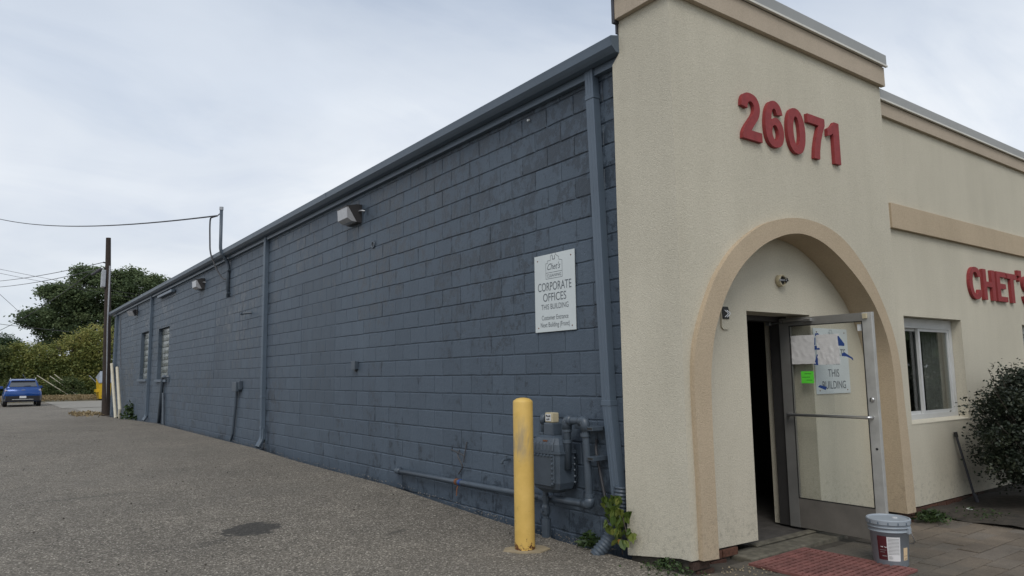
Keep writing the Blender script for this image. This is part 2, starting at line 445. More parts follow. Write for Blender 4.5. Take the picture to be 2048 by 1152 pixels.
def mat_glassblock():
    t = NT('glass_block', 0.12, 0, 0.8)
    oi = t.new('ShaderNodeObjectInfo').outputs['Random']
    tcn = t.new('ShaderNodeTexCoord').outputs['Object']
    w = t.new('ShaderNodeTexWave'); w.inputs['Scale'].default_value = 9; w.inputs['Distortion'].default_value = 3
    t.l.new(tcn, w.inputs['Vector'])
    c = t.ramp(oi, [(0, (0.16, 0.18, 0.16)), (0.6, (0.26, 0.28, 0.26)), (1, (0.42, 0.45, 0.44))])
    t.color(t.mix(1.0, c, t.ramp(w.outputs[0], [(0.2, 0.7), (0.8, 1.25)]), 'MULTIPLY'))
    t.bump(w.outputs[0], 0.6, 0.02)
    return t.m
MT['glass_block'] = mat_glassblock()

MT['tree_leaf'] = mat_leaf('tree_leaf', [(0, (0.070, 0.104, 0.052)), (0.5, (0.125, 0.172, 0.082)), (1, (0.19, 0.235, 0.11))], 0.45)
MT['yellow_leaf'] = mat_leaf('yellowing_leaf', [(0, (0.105, 0.140, 0.046)), (0.45, (0.21, 0.24, 0.074)), (0.8, (0.32, 0.32, 0.10)), (1, (0.38, 0.35, 0.12))], 0.45)
MT['thick_leaf'] = mat_leaf('thicket_leaf', [(0, (0.045, 0.072, 0.028)), (0.5, (0.095, 0.130, 0.048)), (1, (0.17, 0.19, 0.07))], 0.4)
MT['sumac_leaf'] = mat_leaf('sumac_leaf', [(0, (0.03, 0.058, 0.026)), (1, (0.075, 0.115, 0.05))])
MT['shrub_leaf'] = mat_leaf('shrub_leaf', [(0, (0.014, 0.020, 0.013)), (0.6, (0.026, 0.036, 0.021)), (1, (0.050, 0.056, 0.030))], 0.12, 0.45)
MT['vine_leaf'] = mat_leaf('single_vine_leaf', [(0, (0.060, 0.100, 0.020)), (0.6, (0.115, 0.160, 0.032)), (1, (0.20, 0.22, 0.05))], 0.3, 0.45)
MT['weed_leaf'] = mat_leaf('weed_leaf', [(0, (0.020, 0.042, 0.013)), (1, (0.060, 0.095, 0.028))])
MT['dry_grass'] = mat_leaf('dry_grass', [(0, (0.16, 0.115, 0.055)), (0.6, (0.30, 0.225, 0.12)), (1, (0.42, 0.33, 0.19))])

# ------------------------------------------------------------------ object helpers
def link(o, parent=None):
    COL.objects.link(o)
    if parent is not None:
        o.parent = parent
    return o
def tag(o, label=None, cat=None, group=None, kind=None):
    if label: o['label'] = label
    if cat: o['category'] = cat
    if group: o['group'] = group
    if kind: o['kind'] = kind
    return o
def empty(name, loc=(0, 0, 0), label=None, cat=None, group=None, rot=(0, 0, 0)):
    o = bpy.data.objects.new(name, None)
    o.empty_display_size = 0.1
    o.location = loc; o.rotation_euler = rot
    link(o)
    return tag(o, label, cat, group)
def mesh_data(name, verts, faces, mat, smooth=False, fix=True):
    me = bpy.data.meshes.new(name)
    me.from_pydata([tuple(v) for v in verts], [], [tuple(f) for f in faces])
    if fix:
        bm = bmesh.new(); bm.from_mesh(me)
        bmesh.ops.recalc_face_normals(bm, faces=bm.faces)
        bm.to_mesh(me); bm.free()
    me.materials.append(mat)
    if smooth:
        me.polygons.foreach_set('use_smooth', [True] * len(me.polygons))
    me.update()
    return me
def obj(name, vf, mat, parent=None, smooth=False, loc=None, kind=None):
    """vf = (verts, faces); coordinates are in the parent's space"""
    o = bpy.data.objects.new(name, mesh_data(name, vf[0], vf[1], mat, smooth))
    if loc is not None: o.location = loc
    link(o, parent)
    if kind: o['kind'] = kind
    return o
def place(name, me, parent, loc, rot=(0, 0, 0), scale=(1, 1, 1)):
    o = bpy.data.objects.new(name, me)
    o.location = loc; o.rotation_euler = rot; o.scale = scale
    return link(o, parent)
def join(*parts):
    V, F = [], []
    for v, f in parts:
        b = len(V); V += [tuple(p) for p in v]; F += [tuple(i + b for i in q) for q in f]
    return V, F
def move(vf, loc=(0, 0, 0), rot=None, scale=None):
    m = Matrix.Translation(loc)
    if rot is not None:
        from mathutils import Euler
        m = m @ Euler(rot).to_matrix().to_4x4()
    if scale is not None:
        m = m @ Matrix.Diagonal((*scale, 1))
    return [tuple(m @ Vector(p)) for p in vf[0]], vf[1]
def box(x0, x1, y0, y1, z0, z1, bev=0.0):
    if bev <= 0:
        v = [(x0, y0, z0), (x1, y0, z0), (x1, y1, z0), (x0, y1, z0), (x0, y0, z1), (x1, y0, z1), (x1, y1, z1), (x0, y1, z1)]
        return v, [(0, 3, 2, 1), (4, 5, 6, 7), (0, 1, 5, 4), (1, 2, 6, 5), (2, 3, 7, 6), (3, 0, 4, 7)]
    bm = bmesh.new()
    bmesh.ops.create_cube(bm, size=1.0)
    for v in bm.verts:
        v.co = Vector(((x0 + x1) / 2 + v.co.x * (x1 - x0), (y0 + y1) / 2 + v.co.y * (y1 - y0), (z0 + z1) / 2 + v.co.z * (z1 - z0)))
    bmesh.ops.bevel(bm, geom=bm.edges[:], offset=bev, segments=2, affect='EDGES', profile=0.6)
    bm.verts.index_update()
    V = [tuple(v.co) for v in bm.verts]; F = [tuple(v.index for v in f.verts) for f in bm.faces]
    bm.free()
    return V, F
def lathe(prof, n=24, cap=True):
    """profile of (radius, z), turned round the z axis"""
    V, F = [], []
    for r, z in prof:
        for i in range(n):
            a = 2 * math.pi * i / n
            V.append((r * math.cos(a), r * math.sin(a), z))
    for k in range(len(prof) - 1):
        for i in range(n):
            j = (i + 1) % n
            F.append((k * n + i, k * n + j, (k + 1) * n + j, (k + 1) * n + i))
    if cap:
        F.append(tuple(range(n - 1, -1, -1))); F.append(tuple((len(prof) - 1) * n + i for i in range(n)))
    return V, F
def tube(pts, r, n=10, cap=True):
    pts = [Vector(p) for p in pts]
    rad = r if isinstance(r, (list, tuple)) else [r] * len(pts)
    V, F = [], []
    up = None
    for i, p in enumerate(pts):
        if i == 0: t = pts[1] - pts[0]
        elif i == len(pts) - 1: t = pts[-1] - pts[-2]
        else: t = (pts[i + 1] - p).normalized() + (p - pts[i - 1]).normalized()
        t.normalize()
        if up is None:
            up = Vector((0, 0, 1)) if abs(t.z) < 0.9 else Vector((1, 0, 0))
        a = t.cross(up).normalized(); b = a.cross(t).normalized(); up = b
        k = 1.0
        if 0 < i < len(pts) - 1:
            c = (pts[i + 1] - p).normalized().dot((p - pts[i - 1]).normalized())
            k = 1 / max(0.5, math.sqrt((1 + c) / 2))
        for j in range(n):
            an = 2 * math.pi * j / n
            V.append(tuple(p + (a * math.cos(an) + b * math.sin(an)) * rad[i] * (k if k < 1.2 else 1.0)))
    for i in range(len(pts) - 1):
        for j in range(n):
            q = (j + 1) % n
            F.append((i * n + j, i * n + q, (i + 1) * n + q, (i + 1) * n + j))
    if cap:
        F.append(tuple(range(n - 1, -1, -1))); F.append(tuple((len(pts) - 1) * n + j for j in range(n)))
    return V, F
def bend(pts, rad=0.05, seg=5):
    """round the corners of a polyline"""
    P = [Vector(p) for p in pts]
    out = [P[0]]
    for i in range(1, len(P) - 1):
        a = (P[i - 1] - P[i]); b = (P[i + 1] - P[i])
        d = min(rad, a.length * 0.45, b.length * 0.45)
        s, e = P[i] + a.normalized() * d, P[i] + b.normalized() * d
        for k in range(seg + 1):
            u = k / seg
            out.append(s * (1 - u) ** 2 + P[i] * 2 * u * (1 - u) + e * u * u)
    out.append(P[-1])
    return out
def prism(poly, y0, y1, axis='y'):
    """polygon in (x, z) extruded along y, or (y, z) extruded along x"""
    n = len(poly)
    f3 = (lambda a, b, d: (a, d, b)) if axis == 'y' else ((lambda a, b, d: (d, a, b)) if axis == 'x' else (lambda a, b, d: (a, b, d)))
    V = [f3(a, b, y0) for a, b in poly] + [f3(a, b, y1) for a, b in poly]
    tris = tessellate_polygon([[Vector((a, b, 0)) for a, b in poly]])
    F = [tuple(t) for t in tris] + [tuple(i + n for i in reversed(t)) for t in tris]
    F += [(i, (i + 1) % n, (i + 1) % n + n, i + n) for i in range(n)]
    return V, F
def smooth_line(pts, per=4):
    """Catmull-Rom through measured points"""
    P = [Vector((a, b, 0)) for a, b in pts]
    out = []
    for i in range(len(P) - 1):
        p0 = P[max(0, i - 1)]; p1 = P[i]; p2 = P[i + 1]; p3 = P[min(len(P) - 1, i + 2)]
        for k in range(per):
            t = k / per
            q = 0.5 * ((2 * p1) + (p2 - p0) * t + (2 * p0 - 5 * p1 + 4 * p2 - p3) * t * t + (3 * p1 - p0 - 3 * p2 + p3) * t ** 3)
            out.append((q.x, q.y))
    out.append((P[-1].x, P[-1].y))
    return out
def text_vf(body, size=1.0, extrude=0.0, offset=0.0, shear=0.0, spacing=1.0, width=None, bevel=0.0, res=4):
    """lettering as a mesh in the xy plane; returns verts, faces centred on x, baseline at y = 0"""
    cu = bpy.data.curves.new('lettering', 'FONT')
    cu.body = body; cu.size = size; cu.extrude = extrude; cu.offset = offset; cu.shear = shear
    cu.space_character = spacing; cu.resolution_u = res; cu.bevel_depth = bevel; cu.bevel_resolution = 1
    o = bpy.data.objects.new('lettering', cu)
    me = bpy.data.meshes.new_from_object(o)
    V = [tuple(v.co) for v in me.vertices]; F = [tuple(p.vertices) for p in me.polygons]
    bpy.data.objects.remove(o); bpy.data.curves.remove(cu); bpy.data.meshes.remove(me)
    xs = [v[0] for v in V]
    x0, x1 = min(xs), max(xs)
    s = (width / (x1 - x0)) if width else 1.0
    V = [((v[0] - (x0 + x1) / 2) * s, v[1], v[2]) for v in V]
    return V, F
def on_side_wall(vf, x, y, z):      # lettering on a plane facing -x, read from -x
    return [(x - v[2], y - v[0], z + v[1]) for v in vf[0]], vf[1]
def on_front(vf, x, y, z):          # lettering on a plane facing -y
    return [(x + v[0], y - v[2], z + v[1]) for v in vf[0]], vf[1]
def strip(pts, w, t=0.0008):
    """flat drawn line in the xy plane"""
    parts = []
    for (a, b), (c, d) in zip(pts[:-1], pts[1:]):
        L = math.hypot(c - a, d - b)
        if L < 1e-6: continue
        nx, ny = -(d - b) / L * w / 2, (c - a) / L * w / 2
        parts.append(([(a + nx, b + ny, t), (c + nx, d + ny, t), (c - nx, d - ny, t), (a - nx, b - ny, t)], [(0, 1, 2, 3)]))
    return join(*parts)

# ------------------------------------------------------------------ foliage helpers
def leaf_mesh(name, centers, size, mat, normals=None, long=1.6, jitter=0.35, up=0.35, tint=None, droop=0.0):
    """one bent two-triangle-pair leaf at each centre"""
    n = len(centers)
    c = np.asarray(centers, float)
    d = rng.normal(size=(n, 3)); d[:, 2] = d[:, 2] * 0.6 - droop
    d /= np.linalg.norm(d, axis=1)[:, None]
    nn = rng.normal(size=(n, 3)); nn[:, 2] = np.abs(nn[:, 2]) + up
    if normals is not None: nn = nn * 0.7 + normals
    side = np.cross(d, nn); side /= (np.linalg.norm(side, axis=1)[:, None] + 1e-9)
    nrm = np.cross(side, d)
    s = (size * (1 + rng.uniform(-jitter, jitter, n)))[:, None]
    a = c - d * s * long / 2; b = c + d * s * long / 2
    l = c - side * s / 2 + nrm * s * 0.14; r = c + side * s / 2 + nrm * s * 0.14
    V = np.stack([a, l, b, r], 1).reshape(-1, 3)
    i = np.arange(n) * 4
    F = np.stack([i, i + 1, i + 2, i, i + 2, i + 3], 1).reshape(-1, 3)
    me = bpy.data.meshes.new(name)
    me.vertices.add(len(V)); me.vertices.foreach_set('co', V.ravel())
    me.loops.add(F.size); me.loops.foreach_set('vertex_index', F.ravel())
    me.polygons.add(len(F)); me.polygons.foreach_set('loop_start', np.arange(len(F)) * 3)
    me.polygons.foreach_set('loop_total', np.full(len(F), 3))
    me.update(calc_edges=True)
    at = me.attributes.new('tint', 'FLOAT', 'FACE')
    tv = rng.uniform(0, 1, n) if tint is None else np.clip(tint, 0, 1)
    at.data.foreach_set('value', np.repeat(tv, 2).astype(np.float32))
    me.materials.append(mat)
    return me
def blob_points(cx, cy, cz, rx, ry, rz, n, shell=0.45):
    d = rng.normal(size=(n, 3)); d /= np.linalg.norm(d, axis=1)[:, None]
    r = (1 - shell * rng.uniform(0, 1, n) ** 1.6)[:, None]
    return np.array((cx, cy, cz)) + d * r * np.array((rx, ry, rz)), d
def crown(name, blobs, per_clump, clump_r, leaf, mat, parent, tint_lo=0.0, tint_hi=1.0, kind=None, top_tint=0.0):
    """blobs of clumps of leaves: (x, y, z, rx, ry, rz, clumps)"""
    P, T = [], []
    z_all = [b[2] for b in blobs]
    for bx, by, bz, rx, ry, rz, k in blobs:
        cc, dd = blob_points(bx, by, bz, rx, ry, rz, k)
        for c in cc:
            m = max(4, int(per_clump * rng.uniform(0.5, 1.4)))
            q = rng.normal(size=(m, 3)) * clump_r * np.array((1, 1, 0.62)) * rng.uniform(0.7, 1.3)
            base = rng.uniform(tint_lo, tint_hi)
            P.append(c + q)
            T.append(base + rng.normal(size=m) * 0.16 + top_tint * (c[2] - bz) / max(rz, 0.1))
    P = np.concatenate(P); T = np.concatenate(T)
    o = bpy.data.objects.new(name, leaf_mesh(name, P, leaf, mat, tint=T))
    link(o, parent)
    if kind: o['kind'] = kind
    return o

# ------------------------------------------------------------------ ground
GY = [-40, 4.5, 5.0, 6.0, 7.2, 8.4, 10.3, 12.0, 14.0, 16.0, 23.5, 26.4, 31, 34.8, 45, 60, 400]
GZ = [-0.01, -0.01, -0.015, 0.01, 0.045, 0.092, 0.092, 0.105, 0.148, 0.150, 0.170, 0.115, 0.03, -0.05, -0.02, 0.0, 0.0]
def gz(y): return float(np.interp(y, GY, GZ))
def sheet(name, xs, ys, hf, mat, kind='structure'):
    V = [(x, y, hf(x, y)) for y in ys for x in xs]
    n = len(xs)
    F = [(j * n + i, j * n + i + 1, (j + 1) * n + i + 1, (j + 1) * n + i) for j in range(len(ys) - 1) for i in range(n - 1)]
    o = obj(name, (V, F), mat, smooth=True)
    o['kind'] = kind
    return o
g = sheet('ground', [-1500, -200, -60, 0, 60, 200, 1500], [-1500, -200, -40, 20, 70, 200, 1500], lambda x, y: -0.30, MT['earth'])
ys = list(np.linspace(-22, 3, 14)) + list(np.arange(3.5, 36, 0.5)) + list(np.arange(37, 61, 1.5))
xs = list(np.linspace(-30, -4, 10)) + list(np.arange(-3, 4.01, 0.5)) + [4.2]
lump = lambda x, y: 0.006 * math.sin(1.3 * x + 0.7 * y) + 0.005 * math.sin(2.1 * y - 0.9 * x)
asphalt = sheet('asphalt_lot', xs, ys, lambda x, y: gz(y) + (lump(x, y) if x < 3.9 else 0), MT['asphalt'])
asphalt2 = sheet('rear_asphalt', [4.2, 6, 9, 14, 20], [34.62, 37, 42, 50, 56, 61], lambda x, y: gz(y) - 0.003, MT['asphalt'])
slab = sheet('concrete_slab', [3.7, 5, 7, 10, 16], [38.0, 41, 45.5], lambda x, y: gz(y) + 0.008 + (0.0 if x > 4 else -0.01), MT['concrete'])
slab2 = sheet('concrete_slab', [3.55, 5, 7, 10, 16], [46.0, 50, 55, 60.2], lambda x, y: gz(y) + 0.010, MT['concrete'])
verge = sheet('verge', [-30, -10, 0, 4, 10, 20, 40], [60.1, 62, 66, 72, 80, 130], lambda x, y: 0.06 if y > 60.5 else -0.02, MT['earth'])

# ------------------------------------------------------------------ the building
bld = empty('commercial_building', (4.37, 4.28, 0), 'long slate painted block building with a cream stucco arched front entrance', 'building')
BI = Matrix.Translation((-4.37, -4.28, 0))
def part(name, vf, mat, parent=None, smooth=False, kind=None):
    """a part in world coordinates under the building (or one of its parts, which sit at the building's origin)"""
    o = obj(name, ([tuple(BI @ Vector(v)) for v in vf[0]], vf[1]), mat, parent or bld, smooth)
    if kind: o['kind'] = kind
    return o
XW, XM = 4.370, 4.3785        # block faces, mortar
W1 = (26.33, 27.86, 1.47, 3.07)
W2 = (23.15, 24.77, 1.455, 3.035)
back = [box(XM, 4.56, 4.05, W2[0], -0.4, 4.2), box(XM, 4.56, W2[1], W1[0], -0.4, 4.2), box(XM, 4.56, W1[1], 34.6, -0.4, 4.2)]
for w in (W1, W2):
    back += [box(XM, 4.56, w[0], w[1], -0.4, w[2]), box(XM, 4.56, w[0], w[1], w[3], 4.2)]
wall = part('block_wall', join(*back), MT['block'])

# ---- concrete blocks, half bond; courses 0.2032, blocks 0.4045
CH, BLK, J = 0.2032, 0.4045, 0.0096
def block_mesh(seed, w, h, dep=0.012, rag=0.0036):
    r = random.Random(seed)
    e = lambda: r.uniform(-rag, rag)
    hw, hh = (w - J) / 2, (h - J) / 2
    ch = 0.0055
    ring = [(-hw, -hh), (-hw * 0.35, -hh), (hw * 0.35, -hh), (hw, -hh), (hw, hh), (hw * 0.3, hh), (-hw * 0.3, hh), (-hw, hh)]
    ring = [(a + e(), b + e()) for a, b in ring]
    V = [(dep, a, b) for a, b in ring] + [(ch, a, b) for a, b in ring]
    V += [(r.uniform(-0.0012, 0.0008), a * (1 - ch / hw), b * (1 - ch * 1.2 / hh)) for a, b in ring]
    F = []
    for lv in (0, 1):
        for i in range(8):
            j = (i + 1) % 8
            F.append((lv * 8 + i, lv * 8 + j, lv * 8 + 8 + j, lv * 8 + 8 + i))
    F.append((16, 17, 22, 23)); F.append((17, 18, 21, 22)); F.append((18, 19, 20, 21))
    return V, F
full = [mesh_data('block', *block_mesh(s, BLK, CH), MT['block']) for s in range(6)]
def infill(y, z):
    return (10.62 < y < 12.10 and 0.65 < z < 3.05) or (16.35 < y < 17.9 and 1.25 < z < 3.25)
lintel = (10.45, 12.7, 3.07, 3.27)
spans = []
for k in range(-8, 14):
    z0 = 1.4475 + CH * k
    z1 = min(z0 + CH, 4.16)
    if k == -1: pass
    zc_ = (z0 + z1) / 2
    y0 = (4.72 if k % 2 else 4.93) - BLK * 2
    segs = []
    y = y0
    while y < 34.6:
        a, b = max(y, 4.06), min(y + BLK, 34.595)
        cuts = [(a, b)]
        for w in (W1, W2, lintel):
            if z1 > w[2] + 0.03 and z0 < w[3] - 0.03:
                nx = []
                for p, q in cuts:
                    if p < w[0]: nx.append((p, min(q, w[0])))
                    if q > w[1]: nx.append((max(p, w[1]), q))
                cuts = nx
        # straight joints round the two bricked-up openings
        for e0 in (10.62, 12.10, 16.35, 17.9):
            inz = (0.65 < zc_ < 3.05) if e0 < 15 else (1.25 < zc_ < 3.25)
            if inz:
                cuts = [c2 for p, q in cuts for c2 in (((p, e0), (e0, q)) if p + 0.02 < e0 < q - 0.02 else ((p, q),))]
        for p, q in cuts:
            if q - p > 0.03: spans.append((p, q, z0, z1))
        y += BLK
spans.sort(key=lambda s: (s[0] + s[1]))
vis = [s for s in spans if s[1] > 4.29 and s[3] > gz(s[0]) - 0.02]
rest_parts, infill_parts = [], []
cnt = 0
for p, q, z0, z1 in vis:
    yc, zc2 = (p + q) / 2, (z0 + z1) / 2
    dxr = random.uniform(-0.0012, 0.0012)
    if cnt < 298:
        cnt += 1
        if abs(q - p - BLK) < 0.002 and abs(z1 - z0 - CH) < 0.002:
            me = full[random.randrange(6)]
        else:
            me = mesh_data('block', *block_mesh(cnt, q - p, z1 - z0), MT['block'])
        place('block', me, wall, (XW - 4.37 + dxr, yc - 4.28, zc2), (random.uniform(-0.003, 0.003), 0, 0), (1, random.choice((1, -1)), random.choice((1, -1))))
    else:
        inf = infill(yc, zc2)
        v, f = block_mesh(cnt, q - p, z1 - z0, rag=0.0025)
        cnt += 1
        (infill_parts if inf else rest_parts).append(([(a + XW + dxr + (0.004 if inf else 0), b + yc, c + zc2) for a, b, c in v], f))
rest_parts.append(box(4.371, 4.386, lintel[0] + 0.01, lintel[1] - 0.01, lintel[2] + 0.004, lintel[3] - 0.004))
part('block', join(*rest_parts), MT['block'], wall, kind='stuff')
part('bricked_up_opening', join(*infill_parts), MT['infill'], wall, kind='stuff')

# ---- glass block windows
gb_v, gb_f = box(0, 0.06, -0.093, 0.093, -0.093, 0.093, 0.012)
gb = mesh_data('glass_block', gb_v, gb_f, MT['glass_block'], True)
for w, lb in ((W2, 'glass block window nearer the middle downspout'), (W1, 'farther glass block window near the rear downspout')):
    fr = part('glass_block_window', join(box(4.47, 4.54, w[0], w[0] + 0.012, w[2], w[3]), box(4.47, 4.54, w[1] - 0.012, w[1], w[2], w[3]), box(4.500, 4.54, w[0] + 0.012, w[1] - 0.012, w[2], w[3])), MT['slate_pipe'])
    fr['label'] = lb
    nc, nr = 8, 8
    sy, sz = (w[1] - w[0] - 0.03) / nc, (w[3] - w[2] - 0.02) / nr
    for a in range(nc):
        for b in range(nr):
            place('glass_block', gb, fr, (4.475 - 4.37, w[0] + 0.015 + sy * (a + 0.5) - 4.28, w[2] + 0.01 + sz * (b + 0.5)), (0, 0, 0), (1, (sy - 0.010) / 0.186, (sz - 0.010) / 0.186))
    part('sill', box(4.30, 4.47, w[0] - 0.06, w[1] + 0.06, w[2] - 0.075, w[2] - 0.002, 0.006), MT['slate_metal'], fr)

# ---- gutter, frieze, roof
prof = [(4.31, 4.245), (4.31, 4.37), (4.305, 4.37), (4.302, 4.26), (4.20, 4.25), (4.186, 4.325), (4.172, 4.336), (4.166, 4.330), (4.172, 4.300), (4.180, 4.250), (4.205, 4.225), (4.23, 4.205), (4.29, 4.200), (4.31, 4.21)]
gut = part('gutter', prism([(a, b) for a, b in prof], 4.205, 35.05), MT['slate_metal'])
endc = [(4.31, 4.20), (4.31, 4.37), (4.172, 4.336), (4.180, 4.250), (4.205, 4.225), (4.23, 4.203)]
part('end_cap', prism(endc, 4.199, 4.204), MT['slate_metal'], gut)
part('end_cap', prism(endc, 35.051, 35.056), MT['slate_metal'], gut)
for yy in (10.6, 16.9, 23.0, 29.1):
    part('joint_strap', prism([(a - 0.003 if a < 4.25 else a, b) for a, b in prof[5:]], yy, yy + 0.045), MT['slate_metal'], gut)
part('frieze_board', box(4.311, 4.37, 4.06, 34.62, 4.135, 4.40, 0.003), MT['slate_metal'])
part('roof', box(4.40, 26.0, 4.3, 34.6, 4.21, 4.38), MT['flashing'])
part('rear_wall', box(4.57, 26.0, 34.4, 34.6, -0.4, 4.2), MT['block'])

# ---- downspouts: x-depth 0.075, width 0.10
def downspout(name, y_top, y_kink, y_bot, z_top, z_kink, z_bot, lb, straps, foot=None):
    w, x0, x1 = 0.051, 4.292, 4.366
    ring = lambda y, z, xo=0.0: [(x0 - xo, y - w, z), (x1 - xo, y - w, z), (x1 - xo, y + w, z), (x0 - xo, y + w, z)]
    V = ring(y_top, z_top) + ring(y_kink, z_kink) + ring(y_bot, z_bot)
    F = [(0, 1, 2, 3), (11, 10, 9, 8)]
    for k in (0, 4):
        F += [(k + i, k + (i + 1) % 4, k + 4 + (i + 1) % 4, k + 4 + i) for i in range(4)]
    # a pressed rib down the face, as on sheet metal pipe
    o = part(name, (V, F), MT['slate_metal'])
    o['label'] = lb
    rib = []
    for off in (-0.018, 0.018):
        rib.append(tube([(x0, y_top + off, z_top - 0.01), (x0, y_kink + off, z_kink), (x0, y_bot + off, z_bot + 0.01)], 0.004, 6))
    part('rib', join(*rib), MT['slate_metal'], o)
    for z in straps:
        y = np.interp(z, [z_bot, z_kink, z_top], [y_bot, y_kink, y_top])
        part('strap', box(x0 - 0.006, 4.3695, y - w - 0.006, y + w + 0.006, z - 0.022, z + 0.022, 0.003), MT['slate_metal'], o)
    if foot:
        part('shoe', foot, MT['slate_metal'], o)
    return o
downspout('downspout', 4.625, 4.515, 4.43, 4.20, 1.20, 0.44, 'downspout beside the stucco tower', (1.20, 3.95))
elbow = lambda y, z: tube(bend([(4.33, y, z + 0.35), (4.33, y, z + 0.16), (4.24, y - 0.02, z + 0.015)], 0.1), 0.056, 8)
downspout('downspout', 14.03, 13.98, 13.95, 4.20, 1.10, 0.30, 'middle downspout', (1.10, 0.52), elbow(13.95, 0.15))
downspout('downspout', 25.93, 25.95, 25.97, 4.20, 1.10, 0.30, 'downspout between the glass block windows', (1.3,), elbow(25.97, 0.13))
downspout('downspout', 33.6, 33.6, 33.6, 4.20, 1.10, 0.05, 'rearmost downspout', (1.5,))
part('scupper_arm', box(4.25, 4.36, 22.5, 24.6, 3.98, 4.06, 0.01), MT['slate_metal'])

# ---- stucco tower with the arched porch
out_pts = [(4.348, 0.072), (4.345, 0.639), (4.336, 1.013), (4.335, 1.385), (4.365, 1.647), (4.444, 1.851), (4.521, 2.002), (4.634, 2.187), (4.756, 2.322), (4.89, 2.449), (5.095, 2.587), (5.36, 2.716), (5.743, 2.810), (6.094, 2.822), (6.424, 2.77), (6.704, 2.653), (6.956, 2.471), (7.121, 2.31), (7.262, 2.133), (7.396, 1.915), (7.494, 1.678), (7.540, 1.445), (7.558, 1.177), (7.580, 0.891), (7.600, 0.616), (7.622, 0.030)]
in_pts = [(4.527, 0.062), (4.524, 0.622), (4.523, 1.003), (4.531, 1.382), (4.558, 1.57), (4.602, 1.746), (4.672, 1.899), (4.755, 2.042), (4.855, 2.174), (4.967, 2.289), (5.106, 2.40), (5.300, 2.518), (5.517, 2.607), (5.740, 2.665), (5.972, 2.680), (6.239, 2.635), (6.51, 2.523), (6.787, 2.359), (6.998, 2.195), (7.149, 2.030), (7.275, 1.834), (7.355, 1.627), (7.388, 1.396), (7.398, 1.148), (7.420, 0.653), (7.440, 0.033)]
out_c, in_c = smooth_line(out_pts), smooth_line(in_pts)
TX0, TX1, TY = 4.265, 7.640, 3.635
tower_z = 4.80
poly = [(TX0, 0.075)] + [(a + (0.004 if a < 6 else -0.004), b) for a, b in out_c] + [(TX1, 0.028), (TX1, tower_z), (TX0, tower_z)]
tw = part('entrance_tower', join(prism(poly, TY, TY + 0.10),
    prism([(TY + 0.101, 0.075), (4.285, 0.0), (4.285, 4.12), (4.198, 4.20), (4.198, tower_z), (TY + 0.101, tower_z)], TX0 + 0.001, 4.366, 'x'),
    box(TX0 + 0.11, TX1, TY + 0.102, 4.19, 2.90, tower_z - 0.002), box(7.46, TX1 - 0.001, TY + 0.101, 3.87, 0.03, 2.898)), MT['stucco'])
part('arch_trim', prism(in_c + list(reversed(out_c)), 3.590, 3.874), MT['trim'], tw)
fb = part('fascia_band', join(box(TX0 - 0.05, TX1 + 0.03, TY - 0.05, TY - 0.001, 4.485, 4.695, 0.004), box(TX0 - 0.05, TX0 - 0.001, TY - 0.0009, 4.19, 4.485, 4.695, 0.004)), MT['band'], tw)
cp = part('coping', join(box(TX0 - 0.075, TX1 + 0.045, TY - 0.075, 4.22, 4.715, 4.83, 0.004)), MT['coping'], tw)
part('coping_lip', join(box(TX0 - 0.082, TX1 + 0.05, TY - 0.083, TY - 0.055, 4.697, 4.716), box(TX0 - 0.082, TX0 - 0.055, TY - 0.054, 4.22, 4.697, 4.716)), MT['coping_lip'], tw)
part('flashing', join(box(TX0 - 0.055, TX0 + 0.03, 4.191, 4.222, 4.46, 4.712), box(TX0 - 0.02, TX0 + 0.05, 4.199, 4.215, 4.372, 4.459)), MT['flashing'], tw)

# ---- recessed porch wall and doorway
RY, FY = 3.876, 4.16
DX0, DX1, DZ = 5.415, 6.41, 1.985
pw = part('porch_wall', join(prism([(4.36, 0.040), (DX0, 0.022), (DX0, DZ), (4.36, DZ)], RY, FY), prism([(DX1, 0.02), (7.60, 0.02), (7.60, DZ), (DX1, DZ)], RY, FY),
    box(4.36, 7.60, RY, FY, DZ, 2.95)), MT['stucco'])
part('door_frame', join(box(DX0, DX0 + 0.05, FY + 0.002, FY + 0.115, -0.02, DZ), box(DX1 - 0.075, DX1, FY - 0.03, FY + 0.115, -0.02, DZ), box(DX0 + 0.05, DX1 - 0.075, FY + 0.002, FY + 0.115, DZ - 0.05, DZ)), MT['dark_frame'])
# a room behind the doorway: its walls shut out the daylight
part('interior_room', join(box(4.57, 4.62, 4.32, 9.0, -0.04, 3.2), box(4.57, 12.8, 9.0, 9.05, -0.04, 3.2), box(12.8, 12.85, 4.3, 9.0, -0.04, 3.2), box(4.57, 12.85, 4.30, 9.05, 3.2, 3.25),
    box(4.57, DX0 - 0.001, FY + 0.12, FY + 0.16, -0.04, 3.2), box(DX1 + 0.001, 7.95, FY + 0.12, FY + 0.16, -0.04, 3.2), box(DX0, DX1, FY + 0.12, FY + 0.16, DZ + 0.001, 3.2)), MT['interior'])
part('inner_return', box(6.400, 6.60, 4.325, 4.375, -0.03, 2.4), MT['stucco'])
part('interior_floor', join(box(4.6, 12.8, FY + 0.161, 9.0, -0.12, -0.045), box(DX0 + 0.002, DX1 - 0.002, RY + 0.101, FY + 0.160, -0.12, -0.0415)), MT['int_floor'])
part('threshold', box(DX0 + 0.002, DX1 - 0.002, RY + 0.02, RY + 0.10, -0.040, -0.026, 0.004), MT['step'])
part('door_step', box(5.06, 6.52, 3.70, 3.97, -0.20, -0.046, 0.012), MT['step'])

